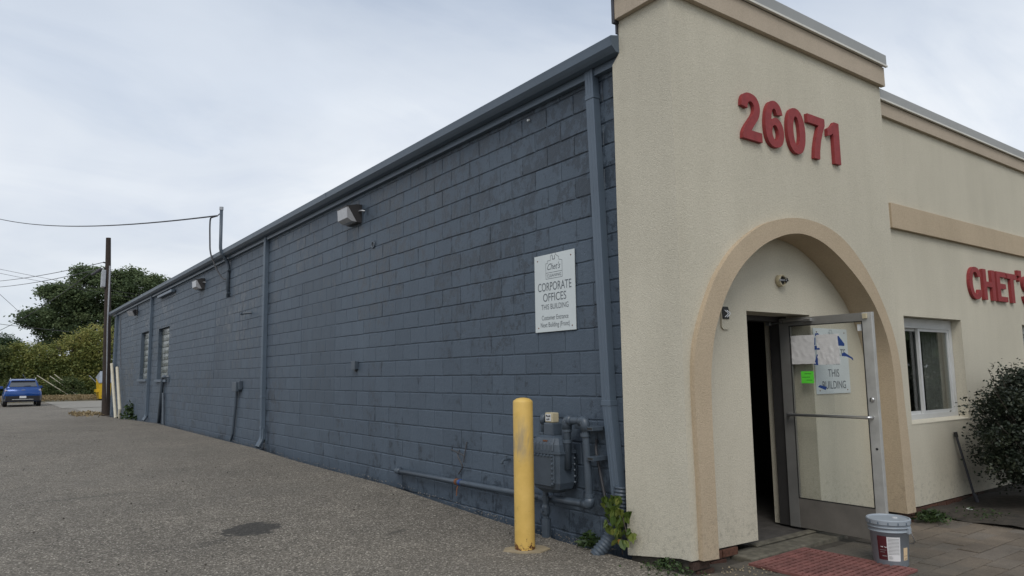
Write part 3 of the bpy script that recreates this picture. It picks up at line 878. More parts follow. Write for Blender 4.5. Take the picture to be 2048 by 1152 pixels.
# ---- the open door: leaf at right angles to the front, faces -x
dr = part('entrance_door', box(6.318, 6.350, 3.245, 4.135, -0.012, 0.246), MT['kick'])
LX0, LX1 = 6.311, 6.357
LY0, LY1, LZ0, LZ1 = 3.226, 4.150, -0.018, 1.962
part('stile', box(LX0, LX1, LY0, LY0 + 0.088, LZ0, LZ1, 0.003), MT['alu_pale'], dr)
part('stile', box(LX0, LX1, LY1 - 0.105, LY1, LZ0, LZ1, 0.003), MT['alu'], dr)
part('rail', box(LX0 + 0.001, LX1 - 0.001, LY0 + 0.088, LY1 - 0.105, 1.888, LZ1 - 0.001, 0.002), MT['alu'], dr)
part('bottom_rail', box(LX0 + 0.001, LX1 - 0.001, LY0 + 0.088, LY1 - 0.105, -0.016, 0.250, 0.002), MT['kick'], dr)
part('gasket', join(box(LX0 - 0.001, LX0 + 0.008, LY0 + 0.088, LY0 + 0.096, 0.252, 1.886), box(LX0 - 0.001, LX0 + 0.008, LY1 - 0.113, LY1 - 0.105, 0.252, 1.886),
    box(LX0 - 0.001, LX0 + 0.008, LY0 + 0.096, LY1 - 0.113, 0.252, 0.260), box(LX0 - 0.001, LX0 + 0.008, LY0 + 0.096, LY1 - 0.113, 1.878, 1.886)), MT['black'], dr)
part('door_glass', box(6.330, 6.336, LY0 + 0.090, LY1 - 0.107, 0.254, 1.884), MT['glass'], dr)
part('push_bar', join(tube(bend([(LX0, 4.09, 1.035), (6.262, 4.085, 1.035), (6.262, 3.285, 1.035), (LX0, 3.28, 1.035)], 0.03), 0.014, 10)), MT['steel'], dr, True)
part('lock', move(lathe([(0.021, 0), (0.021, 0.008), (0.014, 0.012)], 16), (LX0, 3.272, 1.19), (0, -math.pi / 2, 0)), MT['steel'], dr, True)
part('bolt_hole', move(lathe([(0.011, 0), (0.011, 0.003)], 12), (LX0, 3.262, 0.765), (0, -math.pi / 2, 0)), MT['black'], dr)
part('contact_block', box(6.290, LX0, 3.262, 3.300, 1.905, 1.950, 0.003), MT['tan_plastic'], dr)
part('door_closer', join(tube([(6.285, 4.10, 1.925), (6.290, 4.26, 1.915)], 0.008, 8), tube([(6.288, 3.86, 1.928), (6.286, 4.08, 1.926)], 0.012, 8), box(6.275, LX0, 3.79, 3.86, 1.915, 1.945, 0.004), box(6.27, 6.30, 4.225, 4.275, 1.90, 1.935, 0.004)), MT['steel'], dr)
part('glass_sticker', box(6.3285, 6.3296, 3.325, 3.37, 1.80, 1.86), MT['white_paint'], dr)

# ---- facade to the right
FA = 3.750
FZT = 4.505
wx0, wx1, wz0, wz1 = 8.02, 9.44, 0.865, 2.030
vx0, vx1 = 11.32, 12.7
fac = part('front_facade', join(prism([(TX1 + 0.002, 0.018), (wx0, 0.018), (wx0, FZT), (TX1 + 0.002, FZT)], FA, FA + 0.25), box(wx0, wx1, FA, FA + 0.25, 0.015, wz0), box(wx0, wx1, FA, FA + 0.25, wz1, FZT),
    box(wx1, vx0, FA, FA + 0.25, 0.012, FZT), box(vx0, vx1, FA, FA + 0.25, 0.012, wz0), box(vx0, vx1, FA, FA + 0.25, wz1, FZT), box(vx1, 26, FA, FA + 0.25, 0.012, FZT)), MT['stucco'])
part('fascia_band', box(TX1 + 0.003, 26, FA - 0.04, FA - 0.001, 4.235, 4.392, 0.004), MT['band'], fac)
part('string_band', box(TX1 + 0.20, 26, FA - 0.045, FA - 0.001, 2.978, 3.255, 0.005), MT['trim'], fac)
part('coping', box(TX1 + 0.004, 26, FA - 0.065, FA + 0.30, 4.412, 4.52, 0.004), MT['coping'], fac)
part('coping_lip', box(TX1 + 0.004, 26, FA - 0.072, FA - 0.045, 4.394, 4.413), MT['coping_lip'], fac)
def vinyl_window(x0, x1, lb):
    yb = FA + 0.115
    f = 0.055
    o = part('sliding_window', join(box(x0 + 0.005, x0 + f, yb, yb + 0.08, wz0 + 0.03, wz1 - 0.004), box(x1 - f - 0.02, x1 - 0.005, yb, yb + 0.08, wz0 + 0.03, wz1 - 0.004),
        box(x0 + f, x1 - f - 0.02, yb, yb + 0.08, wz1 - 0.115, wz1 - 0.004), box(x0 + f, x1 - f - 0.02, yb, yb + 0.08, wz0 + 0.03, wz0 + 0.085)), MT['white_vinyl'])
    o['label'] = lb
    a0, a1, b0, b1 = x0 + f, x1 - f - 0.02, wz0 + 0.085, wz1 - 0.115
    mid = a0 + (a1 - a0) * 0.43
    for s0, s1, dy in ((a0, mid + 0.03, 0.045), (mid - 0.03, a1, 0.012)):
        e = 0.032
        sh = part('sash', join(box(s0, s0 + e * 1.3, yb + dy, yb + dy + 0.03, b0, b1), box(s1 - e, s1, yb + dy, yb + dy + 0.03, b0, b1), box(s0 + e * 1.3, s1 - e, yb + dy, yb + dy + 0.03, b1 - e, b1), box(s0 + e * 1.3, s1 - e, yb + dy, yb + dy + 0.03, b0, b0 + e)), MT['white_vinyl'], o)
        part('pane', box(s0 + e * 1.3, s1 - e, yb + dy + 0.012, yb + dy + 0.017, b0 + e, b1 - e), MT['win_glass'], o)
    # curtain folds inside
    n = 40
    cx = [x0 + 0.92 + (x1 - x0 - 0.85) * i / n for i in range(n + 1)]
    cyv = [yb + 0.13 + 0.02 * math.sin(i * 1.9) for i in range(n + 1)]
    V = [(cx[i], cyv[i], z) for z in (wz0 - 0.1, wz1) for i in range(n + 1)]
    V += [(a, b + 0.004, c) for a, b, c in V]
    m = n + 1
    F = [(i, i + 1, m + i + 1, m + i) for i in range(n)] + [(2 * m + i, 3 * m + i, 3 * m + i + 1, 2 * m + i + 1) for i in range(n)]
    part('curtain', (V, F), MT['curtain'], o, True)
    part('window_sill', prism([(FA - 0.004, wz0 - 0.004), (yb, wz0 - 0.004), (yb, wz0 + 0.032), (FA - 0.004, wz0 + 0.006)], x0 + 0.002, x1 - 0.002, 'x'), MT['stucco'], o)
vinyl_window(wx0, wx1, 'white sliding window beside the arch')
vinyl_window(vx0, vx1, 'window at the right edge under the red letters')
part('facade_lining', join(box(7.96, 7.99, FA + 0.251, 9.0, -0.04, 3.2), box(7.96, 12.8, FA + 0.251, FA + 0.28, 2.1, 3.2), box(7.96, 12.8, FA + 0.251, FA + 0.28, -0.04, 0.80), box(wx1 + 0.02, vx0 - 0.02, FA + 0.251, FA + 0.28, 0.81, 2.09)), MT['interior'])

# ---- brick courses showing under the stucco
base = part('brick_base', join(box(TX0 + 0.03, 4.50, TY + 0.03, RY + 0.1, -0.35, 0.065), box(TX0 + 0.03, 4.37, RY, 4.27, -0.35, 0.065), box(4.5, 5.04, RY + 0.012, 4.1, -0.35, 0.015), box(6.53, TX1 - 0.02, RY + 0.012, 4.1, -0.35, 0.012), box(7.46, 26, FA + 0.03, FA + 0.2, -0.35, 0.008)), MT['sand'])
bm_ = mesh_data('brick', *box(-0.095, 0.095, -0.014, 0.03, -0.030, 0.030, 0.004), MT['brick'])
def brick_run(x0, x1, y, ztop, rows=2):
    for r in range(rows):
        x = x0 + (0.05 if r % 2 else 0.0)
        while x + 0.1 < x1:
            place('brick', bm_, base, (x + 0.098 - 4.37, y - 4.28 + random.uniform(-0.002, 0.002), ztop - 0.034 - 0.072 * r), (0, 0, random.uniform(-0.01, 0.01)))
            x += 0.203
brick_run(4.29, 4.52, TY + 0.022, 0.062, 2)
brick_run(4.52, 5.06, RY + 0.004, 0.018, 2)
brick_run(6.53, 7.45, RY + 0.004, 0.012, 2)
brick_run(7.42, 7.66, TY + 0.022, 0.022, 2)
brick_run(7.66, 9.6, FA + 0.018, 0.006, 2)

# ------------------------------------------------------------------ paved walk, mat, soil
def wz(x): return float(np.interp(x, [4.25, 4.75, 4.95, 12], [-0.005, -0.052, -0.069, -0.078]))
walk = sheet('paved_walk', [4.2, 4.75, 4.95, 6, 7, 8.1, 9.5, 12], [1.0, 1.8, 2.6, 3.3, 4.1], lambda x, y: wz(x) - 0.016, MT['sand'])
pv = [mesh_data('paver', *box(-0.172, 0.172, -0.084, 0.084, -0.05, 0.0, 0.005), MT['paver']) for _ in range(2)]
row = 0
y = 3.84
while y > 1.7:
    x = 4.30 + (0.175 if row % 2 else 0.0) + random.uniform(-0.02, 0.02)
    while x < 8.9:
        ok = not (x > 8.02 and y > 2.75 - 0.0)
        in_step = 5.0 < x < 6.6 and y > 3.62
        in_wall = (x < 4.62 and y > 3.60) or (x > 7.35 and y > 3.58)
        far = x > 5.6 + (y - 1.7) * 3.2
        if ok and not in_step and not in_wall and y < 3.8:
            place('paver', random.choice(pv), walk, (x + 0.172, y, wz(x + 0.17) + random.uniform(-0.004, 0.004)), (random.uniform(-0.008, 0.008), random.uniform(-0.008, 0.008) + (0.092 if x < 4.75 else 0), random.uniform(-0.012, 0.012)))
        x += 0.3505
    y -= 0.1745
    row += 1
n = 26
bed = sheet('soil_bed', list(np.linspace(8.0, 13, 30)), list(np.linspace(2.45, 3.775, 16)), lambda x, y: -0.06 + 0.02 * math.sin(5 * x + 3 * y) * math.sin(4 * y) + random.uniform(-0.008, 0.008) + 0.03 * min(1, (x - 8.0) / 0.3), MT['soil'])

# red rubber mat with slotted bars
mx0, mx1, my0, my1, mz = 4.97, 5.78, 2.74, 3.665, -0.058
matr = empty('rubber_mat', ((mx0 + mx1) / 2, (my0 + my1) / 2, mz), 'red slotted rubber mat lying on the pavers in front of the open door', 'mat', rot=(0, 0.0, math.radians(1.5)))
hx, hy = (mx1 - mx0) / 2, (my1 - my0) / 2
obj('mat_frame', join(box(-hx, hx, -hy, -hy + 0.022, -0.012, 0.008, 0.004), box(-hx, hx, hy - 0.022, hy, -0.012, 0.008, 0.004), box(-hx, -hx + 0.022, -hy + 0.022, hy - 0.022, -0.012, 0.008), box(hx - 0.022, hx, -hy + 0.022, hy - 0.022, -0.012, 0.008)), MT['mat'], matr)
nb = 17
bar = mesh_data('mat_bar', *box(-hx + 0.022, hx - 0.022, -0.0150, 0.0150, -0.010, 0.009, 0.003), MT['mat'])
for i in range(nb):
    yy = -hy + 0.022 + (2 * hy - 0.044) * (i + 0.5) / nb
    place('mat_bar', bar, matr, (0, yy, 0.0))
for i in range(9):
    xx = -hx + 0.022 + (2 * hx - 0.044) * (i + 0.5) / 9
    obj('mat_rib', box(xx - 0.008, xx + 0.008, -hy + 0.022, hy - 0.022, -0.0061, 0.0072), MT['mat'], matr)

# ------------------------------------------------------------------ letters and numerals
def closed_smooth(pts, per=3):
    n = len(pts)
    P = [Vector((a, b, 0)) for a, b in pts]
    out = []
    for i in range(n):
        p0, p1, p2, p3 = P[i - 1], P[i], P[(i + 1) % n], P[(i + 2) % n]
        sharp = lambda q, a, b: (a - q).normalized().dot((b - q).normalized()) > -0.72
        t1 = (p2 - p0) * 0.5 if not sharp(p1, p0, p2) else (p2 - p1)
        t2 = (p3 - p1) * 0.5 if not sharp(p2, p1, p3) else (p2 - p1)
        for k in range(per):
            t = k / per
            h = p1 * (2 * t ** 3 - 3 * t * t + 1) + t1 * (t ** 3 - 2 * t * t + t) + p2 * (-2 * t ** 3 + 3 * t * t) + t2 * (t ** 3 - t * t)
            out.append((h.x, h.y))
    return out
GLYPH = {
 '2': [[(0.0, .69), (.02, .80), (.10, .91), (.26, .98), (.48, 1), (.72, .97), (.88, .88), (.95, .74), (.92, .60), (.80, .46), (.62, .33), (.46, .20), (1, .20), (1, 0), (0, 0), (.03, .13), (.16, .27), (.38, .43), (.56, .56), (.63, .65), (.64, .74), (.59, .80), (.49, .825), (.38, .80), (.33, .74), (.31, .66)]],
 '6': [[(.96, .74), (.90, .86), (.76, .96), (.54, 1), (.30, .95), (.12, .80), (.03, .61), (0, .42), (.03, .25), (.12, .11), (.28, .025), (.50, 0), (.73, .03), (.90, .13), (.98, .28), (.97, .42), (.88, .55), (.72, .63), (.56, .64), (.42, .60), (.335, .54), (.36, .68), (.43, .80), (.52, .835), (.60, .80), (.65, .71)],
       [(.52 + .17 * math.cos(a), .315 + .165 * math.sin(a)) for a in np.linspace(0, 2 * math.pi, 14, endpoint=False)]],
 '0': [[(.5 + .5 * math.copysign(abs(math.cos(a)) ** .85, math.cos(a)), .5 + .5 * math.copysign(abs(math.sin(a)) ** .95, math.sin(a))) for a in np.linspace(0, 2 * math.pi, 24, endpoint=False)],
       [(.5 + .175 * math.cos(a), .5 + .325 * math.sin(a)) for a in np.linspace(0, 2 * math.pi, 18, endpoint=False)]],
 '7': [[(0, 1), (1, 1), (1, .84), (.84, .64), (.71, .42), (.63, .20), (.60, 0), (.27, 0), (.32, .24), (.44, .50), (.63, .80), (0, .80)]],
 '1': [[(.60, 1), (1, 1), (1, 0), (.48, 0), (.48, .72), (.30, .665), (0, .62), (0, .79), (.26, .85), (.46, .92)]],
 'C': [[(.97, .71), (.90, .87), (.74, .97), (.50, 1), (.26, .95), (.08, .78), (0, .5), (.08, .22), (.26, .05), (.50, 0), (.76, .04), (.93, .15), (.98, .30), (.72, .31), (.65, .20), (.50, .155), (.36, .19), (.28, .34), (.255, .5), (.28, .66), (.36, .81), (.50, .845), (.64, .80), (.70, .70)]],
 'H': [[(0, 0), (0, 1), (.27, 1), (.27, .60), (.73, .60), (.73, 1), (1, 1), (1, 0), (.73, 0), (.73, .43), (.27, .43), (.27, 0)]],
 'E': [[(0, 0), (0, 1), (.95, 1), (.95, .83), (.34, .83), (.34, .60), (.88, .60), (.88, .43), (.34, .43), (.34, .17), (1, .17), (1, 0)]],
 'T': [[(0, 1), (1, 1), (1, .82), (.66, .82), (.66, 0), (.34, 0), (.34, .82), (0, .82)]],
 "'": [[(0, 1), (1, 1), (1, .50), (.80, .20), (.30, 0), (.15, .15), (.50, .35), (.52, .52), (0, .52)]],
 'S': [[(.92, .70), (.85, .87), (.70, .97), (.48, 1), (.24, .96), (.08, .85), (.04, .70), (.12, .55), (.32, .46), (.56, .40), (.66, .33), (.64, .22), (.50, .17), (.36, .20), (.30, .31), (0, .29), (.06, .13), (.22, .03), (.48, 0), (.76, .04), (.94, .15), (.98, .32), (.90, .46), (.70, .55), (.46, .61), (.34, .68), (.36, .78), (.48, .83), (.60, .79), (.64, .68)]],
}
def solid_letter(ch, x0, x1, z0, z1, y, depth, name, label, cat, group):
    loops = [closed_smooth(l) if ch in '26CS' and k == 0 else list(l) for k, l in enumerate(GLYPH[ch])]
    w, h = x1 - x0, z1 - z0
    flat = [p for l in loops for p in l]
    n = len(flat)
    tris = tessellate_polygon([[Vector((a, b, 0)) for a, b in l] for l in loops])
    V = [(a * w, 0, b * h) for a, b in flat] + [(a * w, -depth, b * h) for a, b in flat]
    F = [tuple(t) for t in tris] + [tuple(i + n for i in reversed(t)) for t in tris]
    st = 0
    for l in loops:
        m = len(l)
        F += [(st + i, st + (i + 1) % m, n + st + (i + 1) % m, n + st + i) for i in range(m)]
        st += m
    return tag(obj(name, (V, F), MT['red'], loc=(x0, y, z0)), label, cat, group)
NG = 'red numerals on the entrance tower'
for ch, x0, x1, z0, z1, lb in (('2', 5.115, 5.395, 3.440, 3.862, 'red numeral 2, first and leftmost of the numerals over the arch'),
                               ('6', 5.450, 5.735, 3.436, 3.870, 'red numeral 6 between the 2 and the 0 over the arch'),
                               ('0', 5.790, 6.080, 3.436, 3.872, 'red numeral 0 in the middle of the numerals over the arch'),
                               ('7', 6.130, 6.425, 3.446, 3.866, 'red numeral 7 just after the 0 over the arch'),
                               ('1', 6.470, 6.680, 3.452, 3.872, 'red numeral 1, last and rightmost of the numerals over the arch')):
    solid_letter(ch, x0, x1, z0, z1, TY - 0.001, 0.034, 'house_number', lb, 'numeral', NG)
LG = 'red letters on the front facade'
for ch, x0, x1, z0, z1, lb in (('C', 9.60, 9.96, 2.306, 2.712, 'red raised letter C, first letter right of the white window'),
                               ('H', 10.01, 10.37, 2.314, 2.706, 'red raised letter H between the C and the E'),
                               ('E', 10.43, 10.75, 2.314, 2.706, 'red raised letter E between the H and the T'),
                               ('T', 10.77, 11.10, 2.314, 2.704, 'red raised letter T before the apostrophe'),
                               ("'", 11.155, 11.275, 2.615, 2.772, 'red raised apostrophe after the letter T'),
                               ('S', 11.30, 11.66, 2.306, 2.712, 'red raised letter S at the right edge of the photo')):
    solid_letter(ch, x0 + 0.09, x1 + 0.09, z0 - 0.005, z1 - 0.005, FA - 0.001, 0.036, 'facade_letter', lb, 'letter', LG)

# ------------------------------------------------------------------ signs
def logo(w):
    """stepped house outline with a chimney mark, the script name and the boxed word, centred; width w"""
    s = w / 2
    out = strip([(-s, 0), (-s, 0.62 * w), (-0.78 * s, 0.62 * w), (-0.78 * s, 0.72 * w), (-0.40 * s, 0.72 * w), (-0.40 * s, 0.90 * w), (-0.22 * s, 0.90 * w), (-0.22 * s, 1.02 * w), (0.22 * s, 1.02 * w), (0.22 * s, 0.92 * w), (0.62 * s, 0.80 * w), (0.62 * s, 0.70 * w), (s, 0.66 * w), (s, 0), (-s, 0)], w * 0.016)
    box_ = strip([(-s, 0.24 * w), (s, 0.24 * w)], w * 0.016)
    lamp = join(strip([(-0.07 * w, 0.74 * w), (-0.07 * w, 0.90 * w)], w * 0.03), strip([(-0.07 * w, 0.75 * w), (0.06 * w, 0.75 * w), (0.06 * w, 0.90 * w)], w * 0.025))
    t1 = text_vf("Chet's", 0.36 * w, shear=0.45, width=0.80 * w)
    t2 = text_vf('CLEANING', 0.17 * w, width=0.86 * w)
    lift = lambda vf, dy: ([(a, b + dy, 0.0008) for a, b, c in vf[0]], vf[1])
    return join(out, box_, lamp, lift(t1, 0.35 * w), lift(t2, 0.06 * w))
def shift(vf, x, y): return [(a + x, b + y, 0.0009) for a, b, c in vf[0]], vf[1]
sg = empty('wall_sign', (4.362, 5.249, 2.232), 'white rectangular corporate offices sign screwed to the slate block wall', 'sign')
hw, hh = 0.301, 0.376
obj('sign_panel', box(-0.006, 0.0, -hw, hw, -hh, hh, 0.001), MT['sign_face'], sg)
ink = join(shift(logo(0.245), 0, 0.135), shift(text_vf('CORPORATE', 0.118, width=0.50), 0, 0.020), shift(text_vf('OFFICES', 0.112, width=0.345), 0, -0.082),
           shift(text_vf('THIS BUILDING', 0.074, width=0.405), 0, -0.160), shift(text_vf('Customer Entrance', 0.066, width=0.395), 0, -0.262), shift(text_vf('Next Building (Front)', 0.066, width=0.43), 0, -0.330))
obj('lettering', on_side_wall(ink, -0.0062, 0, 0), MT['sign_ink'], sg, kind='stuff')
for a, b in ((-0.25, 0.325), (0.25, 0.325), (-0.25, -0.335), (0.25, -0.335)):
    obj('screw', move(lathe([(0.007, 0), (0.006, 0.003)], 10), (-0.006, a, b), (0, -math.pi / 2, 0)), MT['rust'], sg)
s2 = empty('porch_sign', (6.745, RY - 0.002, 1.543), 'pale square building sign on the porch wall seen through the door glass', 'sign')
obj('sign_panel', box(-0.305, 0.305, -0.006, 0.0, -0.318, 0.318, 0.001), MT['sign_face'], s2)
ink = join(shift(logo(0.20), 0, 0.10), shift(text_vf('CORPORATE', 0.100, width=0.50), 0.0, 0.048), shift(text_vf('OFFICES', 0.085, width=0.33), -0.03, -0.035), shift(text_vf('THIS', 0.108, width=0.20), 0.01, -0.155), shift(text_vf('BUILDING', 0.108, width=0.42), 0.01, -0.270))
obj('lettering', on_front(ink, 0, -0.0065, 0), MT['sign_ink'], s2, kind='stuff')
for a, b in ((-0.25, 0.28), (0.25, 0.28), (-0.25, -0.285), (0.25, -0.285)):
    obj('screw', move(lathe([(0.007, 0), (0.006, 0.003)], 10), (a, -0.006, b), (math.pi / 2, 0, 0)), MT['rust'], s2)

# papers, notice and tape on the glass (glass face x = 6.330, seen from -x)
def crumple(y0, y1, z0, z1, x, amp, nx=8, nz=8, seed=1):
    r = random.Random(seed)
    V, F = [], []
    for j in range(nz + 1):
        for i in range(nx + 1):
            V.append((x - abs(r.gauss(0, amp)), y0 + (y1 - y0) * i / nx + r.uniform(-0.002, 0.002), z0 + (z1 - z0) * j / nz + r.uniform(-0.002, 0.002)))
    m = (nx + 1) * (nz + 1)
    V += [(a + 0.0006, b, c) for a, b, c in V]
    for j in range(nz):
        for i in range(nx):
            q = (j * (nx + 1) + i, j * (nx + 1) + i + 1, (j + 1) * (nx + 1) + i + 1, (j + 1) * (nx + 1) + i)
            F.append(q); F.append(tuple(k + m for k in reversed(q)))
    return V, F
tag(obj('paper_sheet', crumple(3.795, 4.038, 1.515, 1.788, 6.3285, 0.0012, seed=2), MT['paper']), 'plain crumpled white sheet on the door glass, left of the taped one', 'paper', 'white sheets on the door glass')
tag(obj('paper_sheet', crumple(3.552, 3.772, 1.506, 1.786, 6.3280, 0.0016, seed=5), MT['paper']), 'white sheet held by blue tape on the door glass, before the sign', 'paper', 'white sheets on the door glass')
gn = tag(obj('green_notice', box(6.3278, 6.3288, 3.823, 3.952, 1.332, 1.446), MT['green']), 'bright green notice stuck on the door glass below the white sheets', 'notice')
obj('printed_line', join(box(6.3272, 6.3277, 3.845, 3.915, 1.420, 1.424), box(6.3272, 6.3277, 3.86, 3.945, 1.388, 1.392), box(6.3272, 6.3277, 3.84, 3.90, 1.360, 1.364)), MT['print_dark'], gn)
TG = 'pieces of blue tape on the door glass'
def tape(pts, label):
    tag(obj('tape_piece', prism(pts, 6.3262, 6.3269, 'x'), MT['tape']), label, 'tape', TG)
tape([(3.780, 1.800), (3.752, 1.802), (3.738, 1.786), (3.758, 1.765), (3.783, 1.778)], 'small blue tape piece at the top left corner of the taped sheet')
tape([(3.790, 1.760), (3.780, 1.762), (3.786, 1.690), (3.796, 1.690)], 'thin upright sliver of blue tape on the left edge of the sheet')
tape([(3.795, 1.685), (3.775, 1.682), (3.742, 1.655), (3.745, 1.646), (3.797, 1.645)], 'pointed blue tape piece half way up the left edge of the sheet')
tape([(3.776, 1.604), (3.768, 1.600), (3.770, 1.520), (3.768, 1.500), (3.815, 1.508), (3.798, 1.522), (3.800, 1.535)], 'long blue tape piece at the lower left corner of the sheet')
tape([(3.562, 1.762), (3.552, 1.766), (3.500, 1.690), (3.502, 1.670), (3.558, 1.675)], 'broad blue tape triangle on the right edge of the taped sheet')
tape([(3.530, 1.605), (3.505, 1.612), (3.430, 1.560), (3.428, 1.535), (3.447, 1.555), (3.490, 1.575), (3.533, 1.580)], 'blue tape piece with a tail at the lower right of the sheet')
tape([(3.765, 1.316), (3.700, 1.300), (3.690, 1.312), (3.712, 1.270), (3.785, 1.298)], 'loose blue tape piece over the word on the porch sign')

# ------------------------------------------------------------------ porch fittings
lf = empty('lamp_box', (5.93, RY - 0.001, 2.285), 'round junction box with hanging wires above the doorway, its lamp missing', 'lamp box')
obj('box_ring', move(lathe([(0.052, 0), (0.056, 0.004), (0.056, 0.045), (0.046, 0.052), (0.044, 0.030)], 24, cap=False), (0, 0, 0), (math.pi / 2, 0, 0)), MT['tan_plastic'], lf, True)
obj('box_back', move(lathe([(0.044, 0.0), (0.044, 0.028)], 20), (0, 0, 0), (math.pi / 2, 0, 0)), MT['black'], lf)
obj('strap', box(-0.07, 0.07, -0.060, -0.054, -0.008, 0.008), MT['galv'], lf)
for k, (a, b) in enumerate(((0.02, 0.03), (-0.015, 0.02), (0.03, -0.01))):
    obj('wire', tube(bend([(a, -0.03, b), (a * 1.2, -0.085, b * 0.6), (a * 0.2, -0.075, -b)], 0.02), 0.004, 6), MT['black'], lf)
lf = empty('lamp_plate', (5.098, RY - 0.001, 1.945), 'tall pale lamp base plate with a dark open middle, left of the doorway', 'lamp plate')
pl = [(-0.052, -0.115), (-0.03, -0.135), (0.03, -0.135), (0.052, -0.115), (0.052, 0.115), (0.03, 0.135), (-0.03, 0.135), (-0.052, 0.115)]
obj('plate', prism(pl, -0.014, 0.0), MT['stucco'], lf)
obj('open_box', prism([(-0.04, -0.045), (0.04, -0.045), (0.045, 0.03), (0.03, 0.06), (-0.03, 0.06), (-0.045, 0.03)], -0.022, -0.0145), MT['black'], lf)
for a in (-0.015, 0.012):
    obj('wire', tube(bend([(a, -0.02, 0.03), (a + 0.02, -0.05, 0.0), (a - 0.01, -0.03, -0.03)], 0.02), 0.0035, 6), MT['steel'], lf)

# ------------------------------------------------------------------ wall lights on the side wall
def wall_pack(y, z, w, h, d, label):
    o = empty('wall_light', (4.369, y, z), label, 'wall light', 'wall lights on the slate block wall')
    hw = w / 2
    # housing: back box, roof and two triangular cheeks; lens is the sloping refractor in front
    prof_h = [(0, h / 2), (-d * 0.30, h / 2), (-d, h * 0.36), (-d, h * 0.31), (-d * 0.42, h * 0.40), (-d * 0.30, -h / 2), (0, -h / 2)]
    obj('housing', ([(a, -hw, b) for a, b in prof_h] + [(a, hw, b) for a, b in prof_h],
        [tuple(range(len(prof_h))), tuple(range(2 * len(prof_h) - 1, len(prof_h) - 1, -1))] + [(i, (i + 1) % len(prof_h), (i + 1) % len(prof_h) + len(prof_h), i + len(prof_h)) for i in range(len(prof_h))]), MT['lamp_body'], o)
    for s in (-1, 1):
        y0, y1 = s * hw, s * (hw + 0.008)
        tri = [(0, h / 2), (-d * 0.35, h / 2), (-d * 0.88, h * 0.33), (-d * 0.30, -h / 2), (0, -h / 2)]
        obj('cheek', ([(a, y0, b) for a, b in tri] + [(a, y1, b) for a, b in tri], [(0, 1, 2, 3, 4), (9, 8, 7, 6, 5)] + [(i, (i + 1) % 5, (i + 1) % 5 + 5, i + 5) for i in range(5)]), MT['lamp_body'], o)
    lens = [(-d * 0.34, h * 0.36), (-d * 0.97, h * 0.30), (-d * 0.93, -h * 0.30), (-d * 0.62, -h * 0.46), (-d * 0.31, -h * 0.47)]
    hl = hw - 0.004
    obj('lens', ([(a, -hl, b) for a, b in lens] + [(a, hl, b) for a, b in lens], [(0, 1, 2, 3, 4), (9, 8, 7, 6, 5)] + [(i, (i + 1) % 5, (i + 1) % 5 + 5, i + 5) for i in range(5)]), MT['lens'], o)
    obj('conduit_stub', tube(bend([(-0.05, -hw - 0.005, 0.03), (-0.05, -hw - 0.07, 0.03), (0.0, -hw - 0.11, 0.02)], 0.03), 0.011, 8), MT['galv'], o)
    return o
wall_pack(9.86, 3.845, 0.36, 0.27, 0.24, 'nearest wall light, dark housing with frosted lens, above the pipe hole')
wall_pack(19.25, 3.84, 0.42, 0.27, 0.22, 'middle wall light, dark housing with frosted lens, left of the service mast')
o = empty('flood_light', (4.369, 28.9, 3.88), 'small tilted flood light on a bracket near the rear end of the wall', 'flood light')
obj('base', box(-0.05, 0.0, -0.09, 0.09, -0.10, 0.10, 0.015), MT['lamp_body'], o)
obj('head', move(box(-0.09, 0.05, -0.17, 0.17, -0.11, 0.11, 0.02), (-0.13, 0.08, 0.0), (0, -0.5, 0.45)), MT['lamp_body'], o)
obj('lens', move(box(-0.115, -0.094, -0.15, 0.15, -0.09, 0.09, 0.006), (-0.13, 0.08, 0.0), (0, -0.5, 0.45)), MT['lens'], o)
obj('conduit_stub', tube([(-0.02, 0, 0.10), (-0.02, 0, 0.34)], 0.018, 8), MT['slate_pipe'], o)

# ------------------------------------------------------------------ bits on the block wall
o = empty('wall_sleeve', (4.369, 9.27, 3.318), 'round pipe hole with a raised ring in the block wall', 'pipe hole')
obj('ring', move(lathe([(0.030, 0), (0.060, 0.0), (0.055, 0.012), (0.032, 0.016), (0.030, 0.0)], 20, cap=False), (0, 0, 0), (0, -math.pi / 2, 0), (1, 1, 1)), MT['slate_pipe'], o, True)
obj('hole', move(lathe([(0.031, 0), (0.031, 0.006)], 16), (0, 0, 0), (0, -math.pi / 2, 0)), MT['black'], o)
o = empty('junction_box', (4.369, 9.79, 1.617), 'small slate painted junction box on the middle of the block wall', 'junction box')
obj('box_body', box(-0.05, 0, -0.062, 0.062, -0.058, 0.058, 0.006), MT['slate_pipe'], o)
obj('box_cover', box(-0.060, -0.051, -0.066, 0.066, -0.062, 0.062, 0.003), MT['slate_pipe'], o)
obj('nipple', tube([(-0.025, -0.02, -0.058), (-0.025, -0.02, -0.09)], 0.014, 8), MT['black'], o)
tag(obj('wall_stub', join(tube([(4.37, 15.0, 2.79), (4.20, 15.05, 2.77)], 0.022, 8), tube([(4.20, 15.05, 2.77), (4.19, 15.09, 2.77)], 0.032, 8)), MT['slate_pipe']), 'short pipe stub sticking out of the wall left of the middle downspout', 'pipe stub')
tag(obj('wall_anchor', tube([(4.37, 5.608, 4.047), (4.345, 5.61, 4.04)], 0.012, 8), MT['white_paint']), 'tiny white anchor high on the wall under the gutter', 'anchor')
o = empty('electrical_conduit', (4.33, 15.75, 0.14), 'conduit with a switch box leaning on the wall left of the middle downspout', 'conduit')
obj('pipe', tube([(0.0, 0.33, 0.0), (0.0, 0.20, 0.16), (0.0, 0.0, 1.05)], 0.026, 8), MT['slate_pipe'], o)
obj('switch_box', box(-0.07, 0.03, -0.17, 0.13, 1.04, 1.24, 0.01), MT['slate_pipe'], o)
